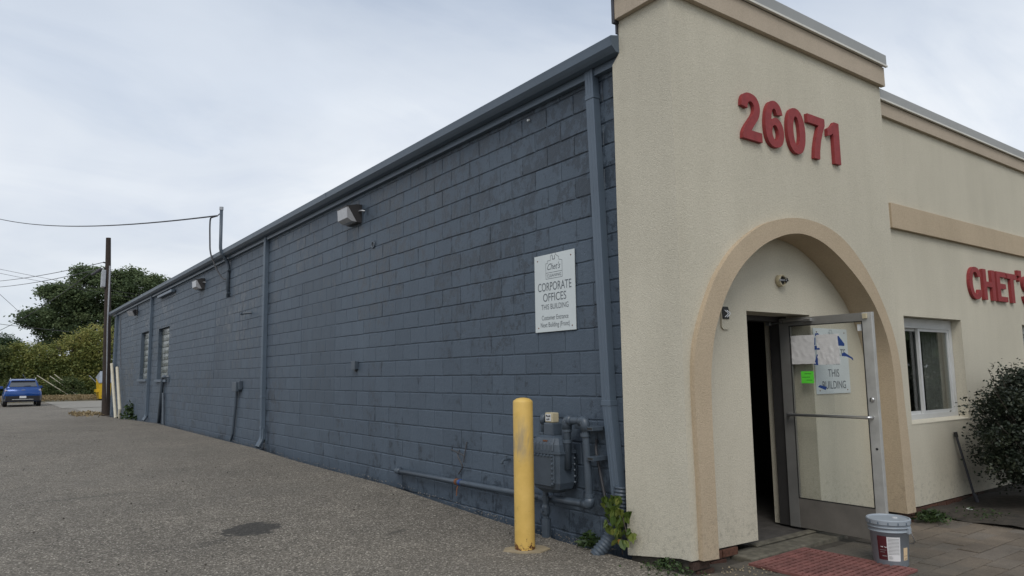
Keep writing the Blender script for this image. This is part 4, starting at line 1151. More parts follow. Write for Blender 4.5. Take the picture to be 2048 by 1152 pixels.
obj('back_box', box(-0.03, 0.035, -0.26, -0.171, 1.08, 1.26, 0.008), MT['slate_pipe'], o)
o = empty('vent_pipe', (4.31, 23.5, 0.16), 'bent slate pipe with a second leg standing in front of the glass block window', 'pipe')
obj('pipe', tube(bend([(0, 0.30, 0), (0, 0.0, 1.37), (0, -0.60, 1.37)], 0.10), 0.048, 10), MT['slate_pipe'], o, True)
obj('leg', tube([(0.0, -0.36, 0), (0.0, -0.15, 0.90)], 0.036, 8), MT['slate_pipe'], o)
obj('elbow', tube(bend([(0, -0.60, 1.37), (0.05, -0.62, 1.37), (0.06, -0.62, 1.20)], 0.04), 0.05, 8), MT['slate_pipe'], o)
# service mast with drop loop
o = empty('service_mast', (4.33, 16.7, 3.27), 'thin slate service mast pipe bending round the gutter and rising above the roof', 'mast')
obj('pipe', tube(bend([(0, 0, 0), (0, 0.05, 0.78), (-0.19, 0.02, 1.03), (-0.19, 0.06, 2.02)], 0.12), 0.036, 10), MT['slate_pipe'], o, True)
for zz in (0.08, 0.60):
    obj('clamp', box(-0.04, 0.038, -0.05, 0.05, zz, zz + 0.025, 0.004), MT['slate_pipe'], o)
obj('cap', tube([(-0.19, 0.06, 1.99), (-0.19, 0.06, 2.06)], 0.045, 10), MT['galv'], o)
obj('hook', tube(bend([(-0.19, 0.06, 1.93), (-0.20, 0.20, 1.92), (-0.22, 0.32, 1.89)], 0.04), 0.014, 6), MT['galv'], o)
WIRE = MT['wire']
def wire(pts, r, label, group='overhead wires', sag=0.0, n=18):
    P = [Vector(p) for p in pts]
    if len(P) == 2:
        a, b = P
        P = [a.lerp(b, i / n) - Vector((0, 0, sag * 4 * (i / n) * (1 - i / n))) for i in range(n + 1)]
    tag(obj('overhead_wire', tube(P, r, 6), WIRE), label, 'wire', group)
wire([(4.11, 17.0, 5.17), (-1.2, 52, 11.5)], 0.018, 'thick service wire running from the roof mast out over the lot', sag=0.55, n=30)
wire(bend([(4.11, 17.02, 5.17), (4.09, 17.55, 5.22), (4.10, 17.6, 5.0), (4.13, 17.62, 4.4), (4.24, 17.45, 4.0), (4.31, 17.1, 3.72), (4.33, 16.74, 3.70)], 0.15), 0.018, 'drop loop of wire hanging from the mast down the wall')

# PVC guards at the far corner, weeds etc.
for pts, lb in (([(4.20, 31.6, 0.0), (4.20, 33.45, 2.12)], 'taller cream pipe leaning at the far wall corner beside the utility pole'), ([(4.20, 30.75, 0.02), (4.20, 30.68, 0.36), (4.20, 31.9, 1.95)], 'shorter cream pipe with a bent foot leaning on the far wall')):
    tag(obj('cream_pipe', tube(pts, 0.055, 10), MT['pvc'], smooth=False), lb, 'pipe', 'cream pipes at the far wall corner')
tag(obj('corner_cable', tube([(4.34, 32.0, 1.95), (4.34, 32.3, 2.6), (4.34, 32.9, 4.1)], 0.011, 6), MT['wire']), 'thin cable running up the wall above the shorter cream pipe', 'cable')

# ------------------------------------------------------------------ gas meter set
gm = empty('gas_meter', (4.2, 5.13, 0.0), 'slate painted gas meter with its riser pipes on the wall behind the bollard', 'gas meter')
# body: rounded case, tapering shoulders; local x towards the wall, y along the wall
def ring8(cx, cy, hx_, hy_, z, c=0.35):
    a, b = hx_ * c, hy_ * c
    return [(cx - hx_ + a, cy - hy_, z), (cx + hx_ - a, cy - hy_, z), (cx + hx_, cy - hy_ + b, z), (cx + hx_, cy + hy_ - b, z), (cx + hx_ - a, cy + hy_, z), (cx - hx_ + a, cy + hy_, z), (cx - hx_, cy + hy_ - b, z), (cx - hx_, cy - hy_ + b, z)]
def loft(rings):
    V = [p for r in rings for p in r]
    k = len(rings[0])
    F = [tuple(range(k - 1, -1, -1)), tuple(range((len(rings) - 1) * k, len(rings) * k))]
    for a in range(len(rings) - 1):
        F += [(a * k + i, a * k + (i + 1) % k, (a + 1) * k + (i + 1) % k, (a + 1) * k + i) for i in range(k)]
    return V, F
obj('case', loft([ring8(0, 0, 0.07, 0.10, 0.405), ring8(0, 0, 0.115, 0.175, 0.445), ring8(0, 0, 0.128, 0.195, 0.50), ring8(0, 0, 0.130, 0.200, 0.755)]), MT['slate_pipe'], gm)
obj('case_top', loft([ring8(0, 0, 0.128, 0.196, 0.772), ring8(0, 0, 0.124, 0.190, 0.83), ring8(0, 0, 0.10, 0.160, 0.885), ring8(0, 0, 0.06, 0.10, 0.905)]), MT['slate_pipe'], gm)
obj('flange', loft([ring8(0, 0, 0.142, 0.213, 0.752), ring8(0, 0, 0.142, 0.213, 0.775)]), MT['slate_pipe'], gm)
# front and back cover plates with bolted rims
for s in (-1, 1):
    plate = [(s * 0.130, -0.155, 0.47), (s * 0.130, 0.155, 0.47), (s * 0.130, 0.175, 0.51), (s * 0.130, 0.175, 0.745), (s * 0.130, -0.175, 0.745), (s * 0.130, -0.175, 0.51)]
    V = plate + [(s * 0.150, a[1] * 0.93, 0.61 + (a[2] - 0.61) * 0.93) for a in plate]
    obj('cover_plate', (V, [(0, 1, 2, 3, 4, 5), (11, 10, 9, 8, 7, 6)] + [(i, (i + 1) % 6, (i + 1) % 6 + 6, i + 6) for i in range(6)]), MT['slate_pipe'], gm)
bolt = mesh_data('bolt', *lathe([(0.0125, 0), (0.0125, 0.008), (0.007, 0.013)], 6), MT['slate_pipe'])
for i in range(8):
    place('bolt', bolt, gm, (-0.148, -0.165 + 0.047 * i, 0.738), (0, -math.pi / 2, 0))
for i in range(6):
    place('bolt', bolt, gm, (-0.146, -0.166, 0.50 + 0.042 * i), (0, -math.pi / 2, 0))
for i in range(5):
    place('bolt', bolt, gm, (0.080, -0.200, 0.50 + 0.052 * i), (math.pi / 2, 0, 0))
for i in range(6):
    obj('top_rib', tube([(-0.128, -0.15 + 0.05 * i, 0.78), (-0.118, -0.145 + 0.048 * i, 0.84), (-0.085, -0.13 + 0.044 * i, 0.888)], 0.008, 6), MT['slate_pipe'], gm)
obj('index_neck', box(-0.06, 0.05, -0.075, 0.055, 0.90, 1.015, 0.012), MT['slate_pipe'], gm)
ix = obj('index_box', box(-0.045, 0.035, -0.055, 0.050, 1.017, 1.105, 0.010), MT['tan_plastic'], gm)
obj('dial_face', box(-0.0475, -0.0455, -0.040, 0.036, 1.030, 1.092), MT['label_white'], ix)
for a, b in ((-0.022, 1.075), (0.0, 1.072), (0.022, 1.076), (-0.01, 1.047), (0.014, 1.045)):
    obj('dial', move(lathe([(0.009, 0), (0.009, 0.0015)], 10), (-0.0476, a, b), (0, -math.pi / 2, 0)), MT['print_dark'], ix)
obj('orange_tag', box(-0.118, -0.108, -0.06, -0.005, 0.855, 0.868), MT['rust'], gm)
PR = 0.034
obj('inlet_pipe', tube(bend([(0.0, 0.135, 0.88), (0.0, 0.135, 1.065), (0.17, 0.135, 1.075)], 0.045), 0.020, 10), MT['slate_pipe'], gm, True)
obj('inlet_nut', move(lathe([(0.03, 0), (0.034, 0.006), (0.034, 0.03), (0.03, 0.036)], 8), (0, 0.135, 0.885)), MT['slate_pipe'], gm)
obj('inlet_elbow', tube(bend([(0.0, 0.135, 1.0), (0.0, 0.135, 1.065), (0.08, 0.135, 1.070)], 0.05), 0.029, 10), MT['slate_pipe'], gm, True)
obj('outlet_pipe', tube(bend([(0.0, -0.205, 0.62), (0.0, -0.205, 1.045), (0.0, -0.445, 1.045), (0.03, -0.445, 0.345), (0.06, 0.02, 0.325), (0.09, 0.30, 0.30)], 0.05), PR, 12), MT['slate_pipe'], gm, True)
for p in ((0.0, -0.205, 0.86), (0.0, -0.205, 0.955), (0.0, -0.445, 0.93), (0.03, -0.445, 0.42)):
    obj('collar', move(lathe([(0.042, -0.014), (0.042, 0.014)], 14), p), MT['slate_pipe'], gm)
for p, q in (((0.0, -0.205, 0.965), (0.0, -0.27, 1.045)), ((0.0, -0.375, 1.045), (0.0, -0.445, 0.965)), ((0.03, -0.445, 0.40), (0.037, -0.36, 0.343))):
    mid = (p[0], q[1] if p[2] < q[2] and p[1] > q[1] and p[2] < 1.0 and False else (p[1] if p[2] < q[2] else q[1]), q[2] if p[2] < q[2] else p[2])
    if p[2] == 0.40: mid = (0.03, -0.445, 0.343)
    obj('elbow', tube(bend([p, mid, q], 0.05), 0.043, 12), MT['slate_pipe'], gm, True)
obj('riser', tube([(0.0, 0.115, -0.05), (0.0, 0.115, 0.42)], 0.026, 12), MT['slate_pipe'], gm)
obj('riser_sleeve', tube([(0.0, 0.115, -0.05), (0.0, 0.115, 0.15)], 0.042, 14), MT['slate_pipe'], gm)
obj('shutoff_valve', join(move(lathe([(0.028, -0.05), (0.040, -0.03), (0.040, 0.03), (0.028, 0.05)], 12), (0, 0.115, 0.225)), tube([(-0.055, 0.115, 0.225), (0.02, 0.115, 0.225)], 0.016, 8), move(lathe([(0.036, -0.02), (0.036, 0.02)], 8), (0, 0.115, 0.33))), MT['slate_pipe'], gm)
for z0 in (0.985, 0.735):
    b = obj('wall_bracket', box(-0.02, 0.165, -0.56, -0.475, z0 - 0.017, z0 + 0.017, 0.003), MT['slate_pipe'], gm)
    obj('bracket_slot', box(-0.021, -0.019, -0.55, -0.49, z0 - 0.008, z0 + 0.008), MT['black'], b)
obj('wall_bracket', box(0.10, 0.165, -0.56, -0.19, 0.965, 1.0, 0.003), MT['slate_pipe'], gm)
hl = empty('gas_line', (4.305, 8.36, 0.262), 'long slate gas pipe running low along the block wall to the meter', 'pipe')
obj('pipe', tube([(0, 0, 0), (0.0, -2.93, 0.04)], 0.030, 12), MT['slate_pipe'], hl, True)
obj('wall_elbow', tube(bend([(0.06, 0.03, 0.002), (0.0, 0.03, 0.002), (0, -0.06, 0)], 0.03), 0.040, 12), MT['slate_pipe'], hl, True)
obj('rust_clamp', tube([(0, -1.40, 0.019), (0, -1.44, 0.0195)], 0.036, 12), MT['rust'], hl)
obj('blue_tie', tube([(0, -1.475, 0.020), (0, -1.505, 0.0205)], 0.034, 12), MT['tape'], hl)
obj('wire_end', tube(bend([(0.03, -1.42, 0.02), (-0.03, -1.46, -0.05), (-0.04, -1.47, -0.12)], 0.02), 0.006, 6), MT['rust'], hl)
tag(obj('loose_wires', join(tube(bend([(4.36, 6.98, 0.62), (4.30, 6.93, 0.57), (4.33, 6.85, 0.45), (4.35, 6.98, 0.36)], 0.05), 0.008, 6), tube([(4.365, 6.83, 0.72), (4.33, 6.85, 0.50)], 0.007, 6), tube([(4.34, 6.85, 0.57), (4.28, 7.03, 0.63)], 0.008, 6)), MT['wire']), 'loose dark wire ends sticking out of the wall above the gas pipe', 'wires')
o = empty('hose_bib', (4.369, 6.02, 0.60), 'small tap sticking out of the wall left of the yellow bollard', 'tap')
obj('spout', tube(bend([(0, 0, 0), (-0.09, 0, 0), (-0.11, 0, -0.035)], 0.02), 0.011, 8), MT['slate_pipe'], o)
obj('handle', join(tube([(-0.05, -0.03, 0.035), (-0.05, 0.03, 0.035)], 0.006, 6), tube([(-0.05, 0, 0), (-0.05, 0, 0.035)], 0.006, 6)), MT['slate_pipe'], o)
tag(obj('wall_cable', tube(bend([(4.36, 4.72, 0.88), (4.31, 4.68, 0.80), (4.335, 4.58, 0.30), (4.34, 4.57, -0.02)], 0.1), 0.012, 6), MT['wire']), 'dark cable looping out of the wall beside the near downspout', 'cable')

# ------------------------------------------------------------------ bollard
bo = empty('bollard', (3.77, 5.0, -0.012), 'chipped yellow steel bollard in front of the gas meter', 'bollard')
obj('post', lathe([(0.086, -0.02), (0.086, 1.225), (0.082, 1.240), (0.055, 1.258), (0.02, 1.265), (0.0001, 1.266)], 40, cap=False), MT['bollard'], bo, True)
V, F = [], []
fpr = [(0.17, -0.13), (0.02, -0.19), (-0.14, -0.11), (-0.20, 0.04), (-0.11, 0.13), (0.02, 0.13), (0.12, 0.10), (0.19, -0.02)]
obj('footing', prism(fpr, -0.06, 0.008, 'z'), MT['footing'], bo)

# ------------------------------------------------------------------ drain tube, vine and weeds at the tower corner
dt = empty('drain_tube', (4.22, 4.42, 0.0), 'dark corrugated drain tube below the near downspout', 'drain tube')
path = bend([(0.10, -0.03, 0.52), (0.09, -0.02, 0.30), (0.02, 0.02, 0.12), (-0.10, 0.09, -0.03)], 0.16, 8)
L = [0]
for a, b in zip(path[:-1], path[1:]): L.append(L[-1] + (b - a).length)
m = 84
pp, rr = [], []
for i in range(m + 1):
    s = L[-1] * i / m
    j = min(len(L) - 2, max(k for k in range(len(L)) if L[k] <= s + 1e-9))
    u = (s - L[j]) / max(1e-9, L[j + 1] - L[j])
    pp.append(path[j].lerp(path[j + 1], min(1, u)))
    rr.append(0.058 + 0.0065 * math.sin(i * math.pi / 2))
obj('tube', tube(pp, rr, 16), MT['slate_pipe'], dt, True)

def leaf_shape(w, l, lobes=False):
    if lobes:
        o = [(0, 0), (0.30, 0.06), (0.52, 0.28), (0.36, 0.42), (0.40, 0.62), (0.18, 0.66), (0, 1.0), (-0.18, 0.66), (-0.40, 0.62), (-0.36, 0.42), (-0.52, 0.28), (-0.30, 0.06)]
    else:
        o = [(0, 0), (0.28, 0.16), (0.46, 0.40), (0.36, 0.70), (0.13, 0.90), (0, 1.0), (-0.13, 0.90), (-0.36, 0.70), (-0.46, 0.40), (-0.28, 0.16)]
    V = [(a * w, 0.10 * abs(a) * w + 0.10 * l * b * b, -b * l) for a, b in o] + [(0, 0.02, -0.35 * l), (0, 0.05 * l, -0.7 * l)]
    k = len(o)
    h = k // 2
    F = []
    rib = [0, k, k + 1, h]
    F.append(tuple([0] + list(range(1, h)) + [h, k + 1, k]))
    F.append(tuple([h] + list(range(h + 1, k)) + [0, k, k + 1]))
    return V, F
def leaf_data(name, w, l, mat, lobes=False):
    me = mesh_data(name, *leaf_shape(w, l, lobes), mat, False)
    at = me.attributes.new('tint', 'FLOAT', 'FACE')
    at.data.foreach_set('value', [0.0] * len(me.polygons))
    return me
vn = empty('vine', (4.24, 4.36, 0.0), 'leafy green vine climbing the foot of the near downspout', 'vine')
lm = [leaf_data('leaf', 0.085, 0.095, MT['vine_leaf'], True), leaf_data('leaf', 0.062, 0.085, MT['vine_leaf'])]
obj('stem', join(tube([(0.06, 0.02, -0.02), (0.03, 0.0, 0.2), (-0.02, 0.02, 0.46)], 0.005, 5), tube([(0.03, 0.0, 0.25), (-0.05, -0.10, 0.33), (-0.05, -0.14, 0.2)], 0.004, 5)), MT['bark'], vn)
rv = random.Random(3)
for i in range(58):
    t = rv.random()
    z = 0.13 + 0.34 * t
    y = rv.uniform(-0.17, 0.10) * (1.0 - 0.35 * t) - 0.02 + 0.03 * t
    x = rv.uniform(-0.10, 0.02) - 0.02
    place('leaf', rv.choice(lm), vn, (x, y, z), (rv.uniform(-0.7, 0.5), rv.uniform(-0.5, 0.5), -math.pi / 2 + 0.5 + rv.uniform(-1.0, 1.0)), [rv.uniform(0.65, 1.15)] * 3)
dl = mesh_data('leaf', *leaf_shape(0.05, 0.08, True), MT['dead_leaf'])
place('leaf', dl, vn, (-0.08, -0.10, 0.14), (0.3, 0.2, -1.2))['label'] = 'dead orange leaf at the bottom of the vine'

def clump(name, x, y, z, r, h, n, leaf, mat, label, cat, group=None, long=2.4, flat=1.0):
    P = rng.normal(size=(n, 3)) * np.array((r * 0.5, r * 0.5 * flat, 0)) + np.array((0, 0, 0))
    rad = np.clip(1 - np.hypot(P[:, 0] / r, P[:, 1] / r) * 0.55, 0.15, 1)
    P[:, 2] = rng.uniform(0.02, 1, n) ** 0.8 * h * rad
    me = leaf_mesh(name, P, leaf, mat, long=long, up=0.2, droop=-0.15)
    o = bpy.data.objects.new(name, me); o.location = (x, y, z); link(o)
    return tag(o, label, cat, group)
clump('weed', 4.24, 4.70, -0.015, 0.11, 0.16, 90, 0.026, MT['weed_leaf'], 'dark weed tuft against the wall left of the drain tube', 'weed', long=3.2)
clump('weed', 4.20, 3.80, -0.02, 0.15, 0.11, 380, 0.017, MT['weed_leaf'], 'low green creeping weed at the corner foot of the stucco tower', 'weed', long=1.3, flat=1.5)
clump('weed', 7.78, 3.52, -0.07, 0.17, 0.13, 300, 0.016, MT['weed_leaf'], 'green weed tuft on the pavers at the right foot of the arch', 'weed', long=4.0, flat=0.8)
clump('weed', 4.27, 28.9, 0.06, 0.22, 0.72, 130, 0.09, MT['weed_leaf'], 'leafy weed growing at the wall foot between the far pipes and downspout', 'weed', long=1.5)
clump('weed', 4.30, 28.0, 0.08, 0.15, 0.22, 60, 0.06, MT['weed_leaf'], 'very small weed beside the leafy weed at the wall foot', 'weed', long=1.5)
clump('weed', 8.35, 3.30, -0.04, 0.24, 0.07, 150, 0.012, MT['weed_leaf'], 'thin weeds along the edge of the soil bed', 'weed', long=3.0)
P = np.stack([rng.uniform(3.2, 4.2, 420), 37.0 + rng.normal(0, 0.9, 420), rng.uniform(0, 0.10, 420) - 0.04], 1)
o = bpy.data.objects.new('weed_patch', leaf_mesh('weed_patch', P, 0.06, MT['dry_grass'], long=3.0, up=0.1, droop=-0.5)); link(o)
tag(o, 'dry straw coloured weed patch on the asphalt before the concrete slab', 'weed', kind='stuff')

# ------------------------------------------------------------------ loose grit and litter
def grit(name, pts, smin, smax, mat, label):
    V, F = [], []
    for x, y, z in pts:
        s = random.uniform(smin, smax)
        b = len(V)
        for dx_, dy_, dz_ in ((1, 0, 0), (-1, 0, 0), (0, 1, 0), (0, -1, 0), (0, 0, 0.8), (0, 0, -0.6)):
            j = random.uniform(0.6, 1.2)
            V.append((x + dx_ * s * j, y + dy_ * s * j, z + dz_ * s * j))
        F += [tuple(b + i for i in t) for t in ((0, 2, 4), (2, 1, 4), (1, 3, 4), (3, 0, 4), (2, 0, 5), (1, 2, 5), (3, 1, 5), (0, 3, 5))]
    o = obj(name, (V, F), mat, kind='stuff')
    o['label'] = label; o['category'] = 'gravel'
pts = []
for i in range(1100):
    y = 4.5 + 26 * random.random() ** 1.8
    x = 4.36 - abs(random.gauss(0, 0.13))
    pts.append((x, y, gz(y) + 0.002))
grit('gravel', pts, 0.003, 0.010, MT['gravel'], 'loose grit along the foot of the block wall')
pts = [(random.gauss(4.75, 0.22), random.gauss(3.52, 0.10), 0) for _ in range(75)]
pts = [(x, y if y < 3.58 or 4.55 < x else 3.55, wz(x) + 0.006) for x, y, _ in pts]
grit('gravel', pts, 0.003, 0.011, MT['footing'], 'grey stone chips at the foot of the arch beside the mat')
tag(obj('litter', ([(-0.045, -0.02, 0.0), (0.01, -0.035, 0.012), (0.05, 0.0, 0.004), (0.02, 0.03, 0.018), (-0.03, 0.025, 0.0), (0.0, 0.0, 0.028), (0.0, 0.0, -0.004)],
    [(0, 1, 5), (1, 2, 5), (2, 3, 5), (3, 4, 5), (4, 0, 5), (1, 0, 6), (2, 1, 6), (3, 2, 6), (4, 3, 6), (0, 4, 6)]), MT['white_paint'], loc=(8.40, 3.42, -0.022)), 'white scrap of litter on the dark soil bed', 'litter')

pts = [(random.uniform(-1.5, 4.1), random.uniform(4.2, 22), 0) for _ in range(260)]
grit('debris', [(x, y, gz(y) + 0.006) for x, y, _ in pts], 0.004, 0.013, MT['soil'], 'sparse dark crumbs scattered over the asphalt')
pts = [(random.uniform(-1.0, 4.1), random.uniform(4.0, 20), 0) for _ in range(150)]
grit('gravel', [(x, y, gz(y) + 0.007) for x, y, _ in pts], 0.003, 0.009, MT['concrete'], 'sparse pale stones scattered over the asphalt')
# ------------------------------------------------------------------ bucket
bk = empty('paint_bucket', (5.865, 2.985, -0.071), 'lidded blue grey plastic bucket standing beside the red mat', 'bucket', rot=(0, 0, math.radians(0)))
pr = [(0.118, 0.0), (0.124, 0.006), (0.141, 0.262), (0.152, 0.264), (0.152, 0.270), (0.143, 0.272), (0.144, 0.292), (0.155, 0.294), (0.155, 0.301), (0.145, 0.303), (0.146, 0.322), (0.152, 0.324)]
obj('pail', lathe(pr, 48), MT['bucket'], bk, True)
obj('lid', lathe([(0.150, 0.318), (0.160, 0.322), (0.161, 0.352), (0.156, 0.358), (0.148, 0.358), (0.144, 0.350), (0.05, 0.350)], 48), MT['bucket'], bk)
obj('lid_plug', move(lathe([(0.020, 0.350), (0.020, 0.356), (0.016, 0.357)], 16), (0.045, -0.03, 0)), MT['label_white'], bk)
for k in range(14):
    a = 2 * math.pi * k / 14
    obj('lid_tab', move(box(-0.002, 0.001, -0.004, 0.004, 0.324, 0.342), (0.1615 * math.cos(a), 0.1615 * math.sin(a), 0), (0, 0, a)), MT['slate_metal'], bk)
def wrap(a0, a1, z0, z1, lift=0.0012, n=12):
    rad = lambda z: np.interp(z, [0.006, 0.262], [0.124, 0.141]) + lift
    V = [(rad(z) * math.cos(a0 + (a1 - a0) * i / n), rad(z) * math.sin(a0 + (a1 - a0) * i / n), z) for z in (z0, z1) for i in range(n + 1)]
    return V, [(i, i + 1, n + 1 + i + 1, n + 1 + i) for i in range(n)]
A = lambda d: math.radians(d - 24)
obj('front_label', wrap(A(192), A(222), 0.055, 0.235), MT['label_red'], bk)
wl_ = obj('back_label', wrap(A(222), A(262), 0.050, 0.232), MT['label_white'], bk)
lines = [wrap(A(225), A(259), z, z + 0.0035, 0.0016) for z in np.arange(0.10, 0.222, 0.0105)]
obj('printed_line', join(*lines), MT['print'], wl_)
obj('printed_line', join(wrap(A(226), A(236), 0.066, 0.069, 0.0016), wrap(A(226), A(238), 0.074, 0.077, 0.0016), wrap(A(226), A(235), 0.082, 0.085, 0.0016)), MT['print'], wl_)
fl = text_vf('co', 0.075, width=0.055)
obj('lettering', ([((0.1336 + 0.0016) * math.cos(A(212) + v[0] / 0.134), (0.1336 + 0.0016) * math.sin(A(212) + v[0] / 0.134), 0.150 + v[1]) for v in fl[0]], fl[1]), MT['label_white'], bk)
obj('printed_line', join(wrap(A(199), A(218), 0.128, 0.131, 0.0016), wrap(A(199), A(214), 0.112, 0.115, 0.0016), wrap(A(205), A(219), 0.082, 0.088, 0.0016)), MT['print'], bk)
bl_ = obj('side_label', wrap(A(274), A(293), 0.055, 0.150), MT['label_buff'], bk)
obj('printed_line', join(wrap(A(276), A(291), 0.088, 0.090, 0.0016), wrap(A(279), A(290), 0.064, 0.067, 0.0016)), MT['print_dark'], bl_)
obj('handle_ear', move(box(-0.01, 0.012, -0.022, 0.022, 0.252, 0.298, 0.004), (0.150 * math.cos(A(298)), 0.150 * math.sin(A(298)), 0), (0, 0, A(298))), MT['bucket'], bk)
hp = []
for i in range(13):
    a = A(298) + math.pi * 0.72 * i / 12
    hp.append(((0.162 + 0.02 * math.sin(math.pi * i / 12)) * math.cos(a), (0.162 + 0.02 * math.sin(math.pi * i / 12)) * math.sin(a), 0.270 - 0.125 * math.sin(math.pi * i / 12) ** 0.8))
obj('handle', tube(hp, 0.003, 6), MT['galv'], bk, True)

# ------------------------------------------------------------------ leaning stake by the facade
st = empty('leaning_post', (9.08, 3.60, -0.05), 'rusty dark steel post leaning on the facade below the window', 'post')
obj('shaft', tube([(0, 0, 0), (-0.02, 0.03, 0.12), (-0.12, 0.115, 0.75)], 0.014, 8), MT['flashing'], st)
obj('cap', tube([(-0.117, 0.113, 0.73), (-0.124, 0.119, 0.785)], 0.021, 8), MT['black'], st)
obj('foot', tube([(0.002, -0.002, -0.02), (-0.015, 0.022, 0.10)], 0.022, 8), MT['flashing'], st)

# ------------------------------------------------------------------ shrub at the right edge
sh = empty('shrub', (9.55, 3.05, -0.05), 'dark leafy burning bush shrub in the soil bed at the right edge', 'shrub')
stems = []
rs = random.Random(11)
tips = []
for i in range(34):
    a = rs.uniform(0, 2 * math.pi); sp = rs.uniform(0.25, 1.05)
    tip = Vector((math.cos(a) * sp * 1.0, math.sin(a) * sp * 0.62, rs.uniform(0.75, 1.38) * (1.05 - 0.30 * sp)))
    midp = Vector((tip.x * 0.4, tip.y * 0.4, tip.z * 0.55))
    stems.append(tube([(0.05 * math.cos(a), 0.05 * math.sin(a), 0), midp, tip], [0.012, 0.008, 0.003], 5)); tips.append(tip)
for a, b in (((-0.75, 0.10, 1.05), (-1.02, 0.12, 1.50)), ((-0.35, 0.15, 1.1), (-0.22, 0.18, 1.55)), ((-0.8, 0.0, 0.95), (-1.12, 0.05, 1.28)), ((-0.5, 0.1, 1.0), (-0.66, 0.14, 1.48)), ((-0.75, 0.0, 0.7), (-1.2, 0.02, 0.95)), ((0.05, 0.1, 1.1), (0.14, 0.15, 1.60)), ((-0.7, 0.0, 0.45), (-1.12, 0.0, 0.62))):
    stems.append(tube([(0, 0, 0.1), a, b], [0.010, 0.006, 0.002], 5))
obj('branches', join(*stems), MT['bark'], sh)
blobs = [(-0.55, 0.05, 0.95, 0.42, 0.40, 0.28, 34), (-0.10, 0.05, 1.08, 0.50, 0.46, 0.30, 48), (0.42, 0.05, 1.12, 0.56, 0.50, 0.34, 46), (-0.62, 0.0, 0.62, 0.40, 0.42, 0.24, 34), (0.0, -0.05, 0.62, 0.66, 0.52, 0.38, 60), (0.6, 0.0, 0.6, 0.6, 0.5, 0.45, 44), (-0.30, -0.05, 0.32, 0.36, 0.36, 0.16, 20),
         (-0.86, 0.08, 1.02, 0.16, 0.2, 0.12, 5), (-0.74, 0.05, 1.24, 0.14, 0.15, 0.10, 5), (-0.30, 0.12, 1.38, 0.16, 0.15, 0.10, 6), (0.12, 0.10, 1.42, 0.18, 0.15, 0.10, 6), (-0.98, 0.05, 0.78, 0.15, 0.16, 0.10, 5), (-0.92, 0.0, 0.45, 0.14, 0.15, 0.10, 4)]
crown('foliage', blobs, 125, 0.078, 0.023, MT['shrub_leaf'], sh, 0.1, 0.8, kind='stuff', top_tint=0.15)
sl = [leaf_data('leaf', 0.030, 0.055, MT['shrub_leaf']) for _ in range(4)]
for k, me in enumerate(sl):
    me.attributes['tint'].data.foreach_set('value', [0.25 + 0.2 * k] * len(me.polygons))
shoots = []
for k in range(24):
    a = rs.uniform(1.6, 5.4) if k < 18 else rs.uniform(-1.2, 1.2)          # most lean out to the west and to the street
    sp = rs.uniform(0.45, 1.0)
    p0 = Vector((math.cos(a) * sp * 0.55, math.sin(a) * sp * 0.35, rs.uniform(0.55, 0.95)))
    tip = p0 + Vector((math.cos(a) * rs.uniform(0.25, 0.55), math.sin(a) * rs.uniform(0.1, 0.3), rs.uniform(0.10, 0.75) * (1.25 - 0.6 * sp)))
    tip.z = min(tip.z, 1.60)
    shoots.append(tube([p0, p0.lerp(tip, 0.5) + Vector((0, 0, 0.03)), tip], [0.006, 0.004, 0.0015], 5))
    for q in range(12):
        u = 0.30 + 0.70 * q / 11
        p = p0.lerp(tip, u) + Vector((rs.gauss(0, 0.012), rs.gauss(0, 0.012), rs.gauss(0.0, 0.010)))
        place('leaf', rs.choice(sl), sh, p, (rs.uniform(-0.8, 0.3), rs.uniform(-0.6, 0.6), rs.uniform(0, 6.28)), [rs.uniform(0.75, 1.25) * (1.15 - 0.35 * u)] * 3)
obj('shoots', join(*shoots), MT['bark'], sh, kind='stuff')

# ------------------------------------------------------------------ far end: pole, bin, car
po = empty('utility_pole', (4.32, 35.3, -0.1), 'dark weathered wooden utility pole at the far corner of the building', 'utility pole')
obj('shaft', tube([(0, 0, 0), (-0.13, 0, 3.9), (-0.27, 0, 7.74)], [0.172, 0.140, 0.098], 14), MT['pole_wood'], po)
obj('meter_box', box(-0.46, -0.30, -0.16, 0.16, 5.55, 6.30, 0.03), MT['galv'], po)
obj('conduit', tube([(-0.02, -0.13, 0.3), (-0.14, -0.12, 3.9), (-0.17, -0.11, 6.5)], 0.035, 8), MT['galv'], po)
obj('insulator', join(tube([(-0.20, 0, 6.6), (-0.42, 0, 6.65)], 0.03, 8), tube([(-0.20, 0, 6.3), (-0.40, 0, 6.42)], 0.03, 8)), MT['black'], po)
obj('splice_case', tube([(-0.80, 0.3, 6.10), (-0.45, 0.1, 6.38)], 0.06, 10), MT['wire'], po)
G2 = 'overhead wires'
wire([(3.92, 35.3, 6.55), (-2.6, 72, 9.4)], 0.015, 'upper of the two wires running left from the utility pole', G2, 0.35)
wire([(3.92, 35.3, 6.30), (-2.6, 72, 9.0)], 0.015, 'lower of the two wires running left from the utility pole', G2, 0.40)
wire([(-6.0, 85, 13.6), (18, 85, 9.9)], 0.018, 'upper far wire crossing behind the utility pole before the tree', G2, 0.30)
wire([(-6.0, 85, 13.2), (18, 85, 9.5)], 0.018, 'lower far wire crossing behind the utility pole before the tree', G2, 0.30)
wire([(-2.0, 85, 12.8), (2.6, 85, 8.1)], 0.020, 'thin steep wire dropping to the left of the tree', G2, 0.05)
wire([(3.40, 35.3, 6.0), (-2.5, 76, 4.6)], 0.015, 'thick sagging cable from the pole curving low to the left', G2, 0.75)
wire([(-3, 80, 7.2), (9, 80, 5.9)], 0.024, 'far low wire across the foot of the tree', G2, 0.12)
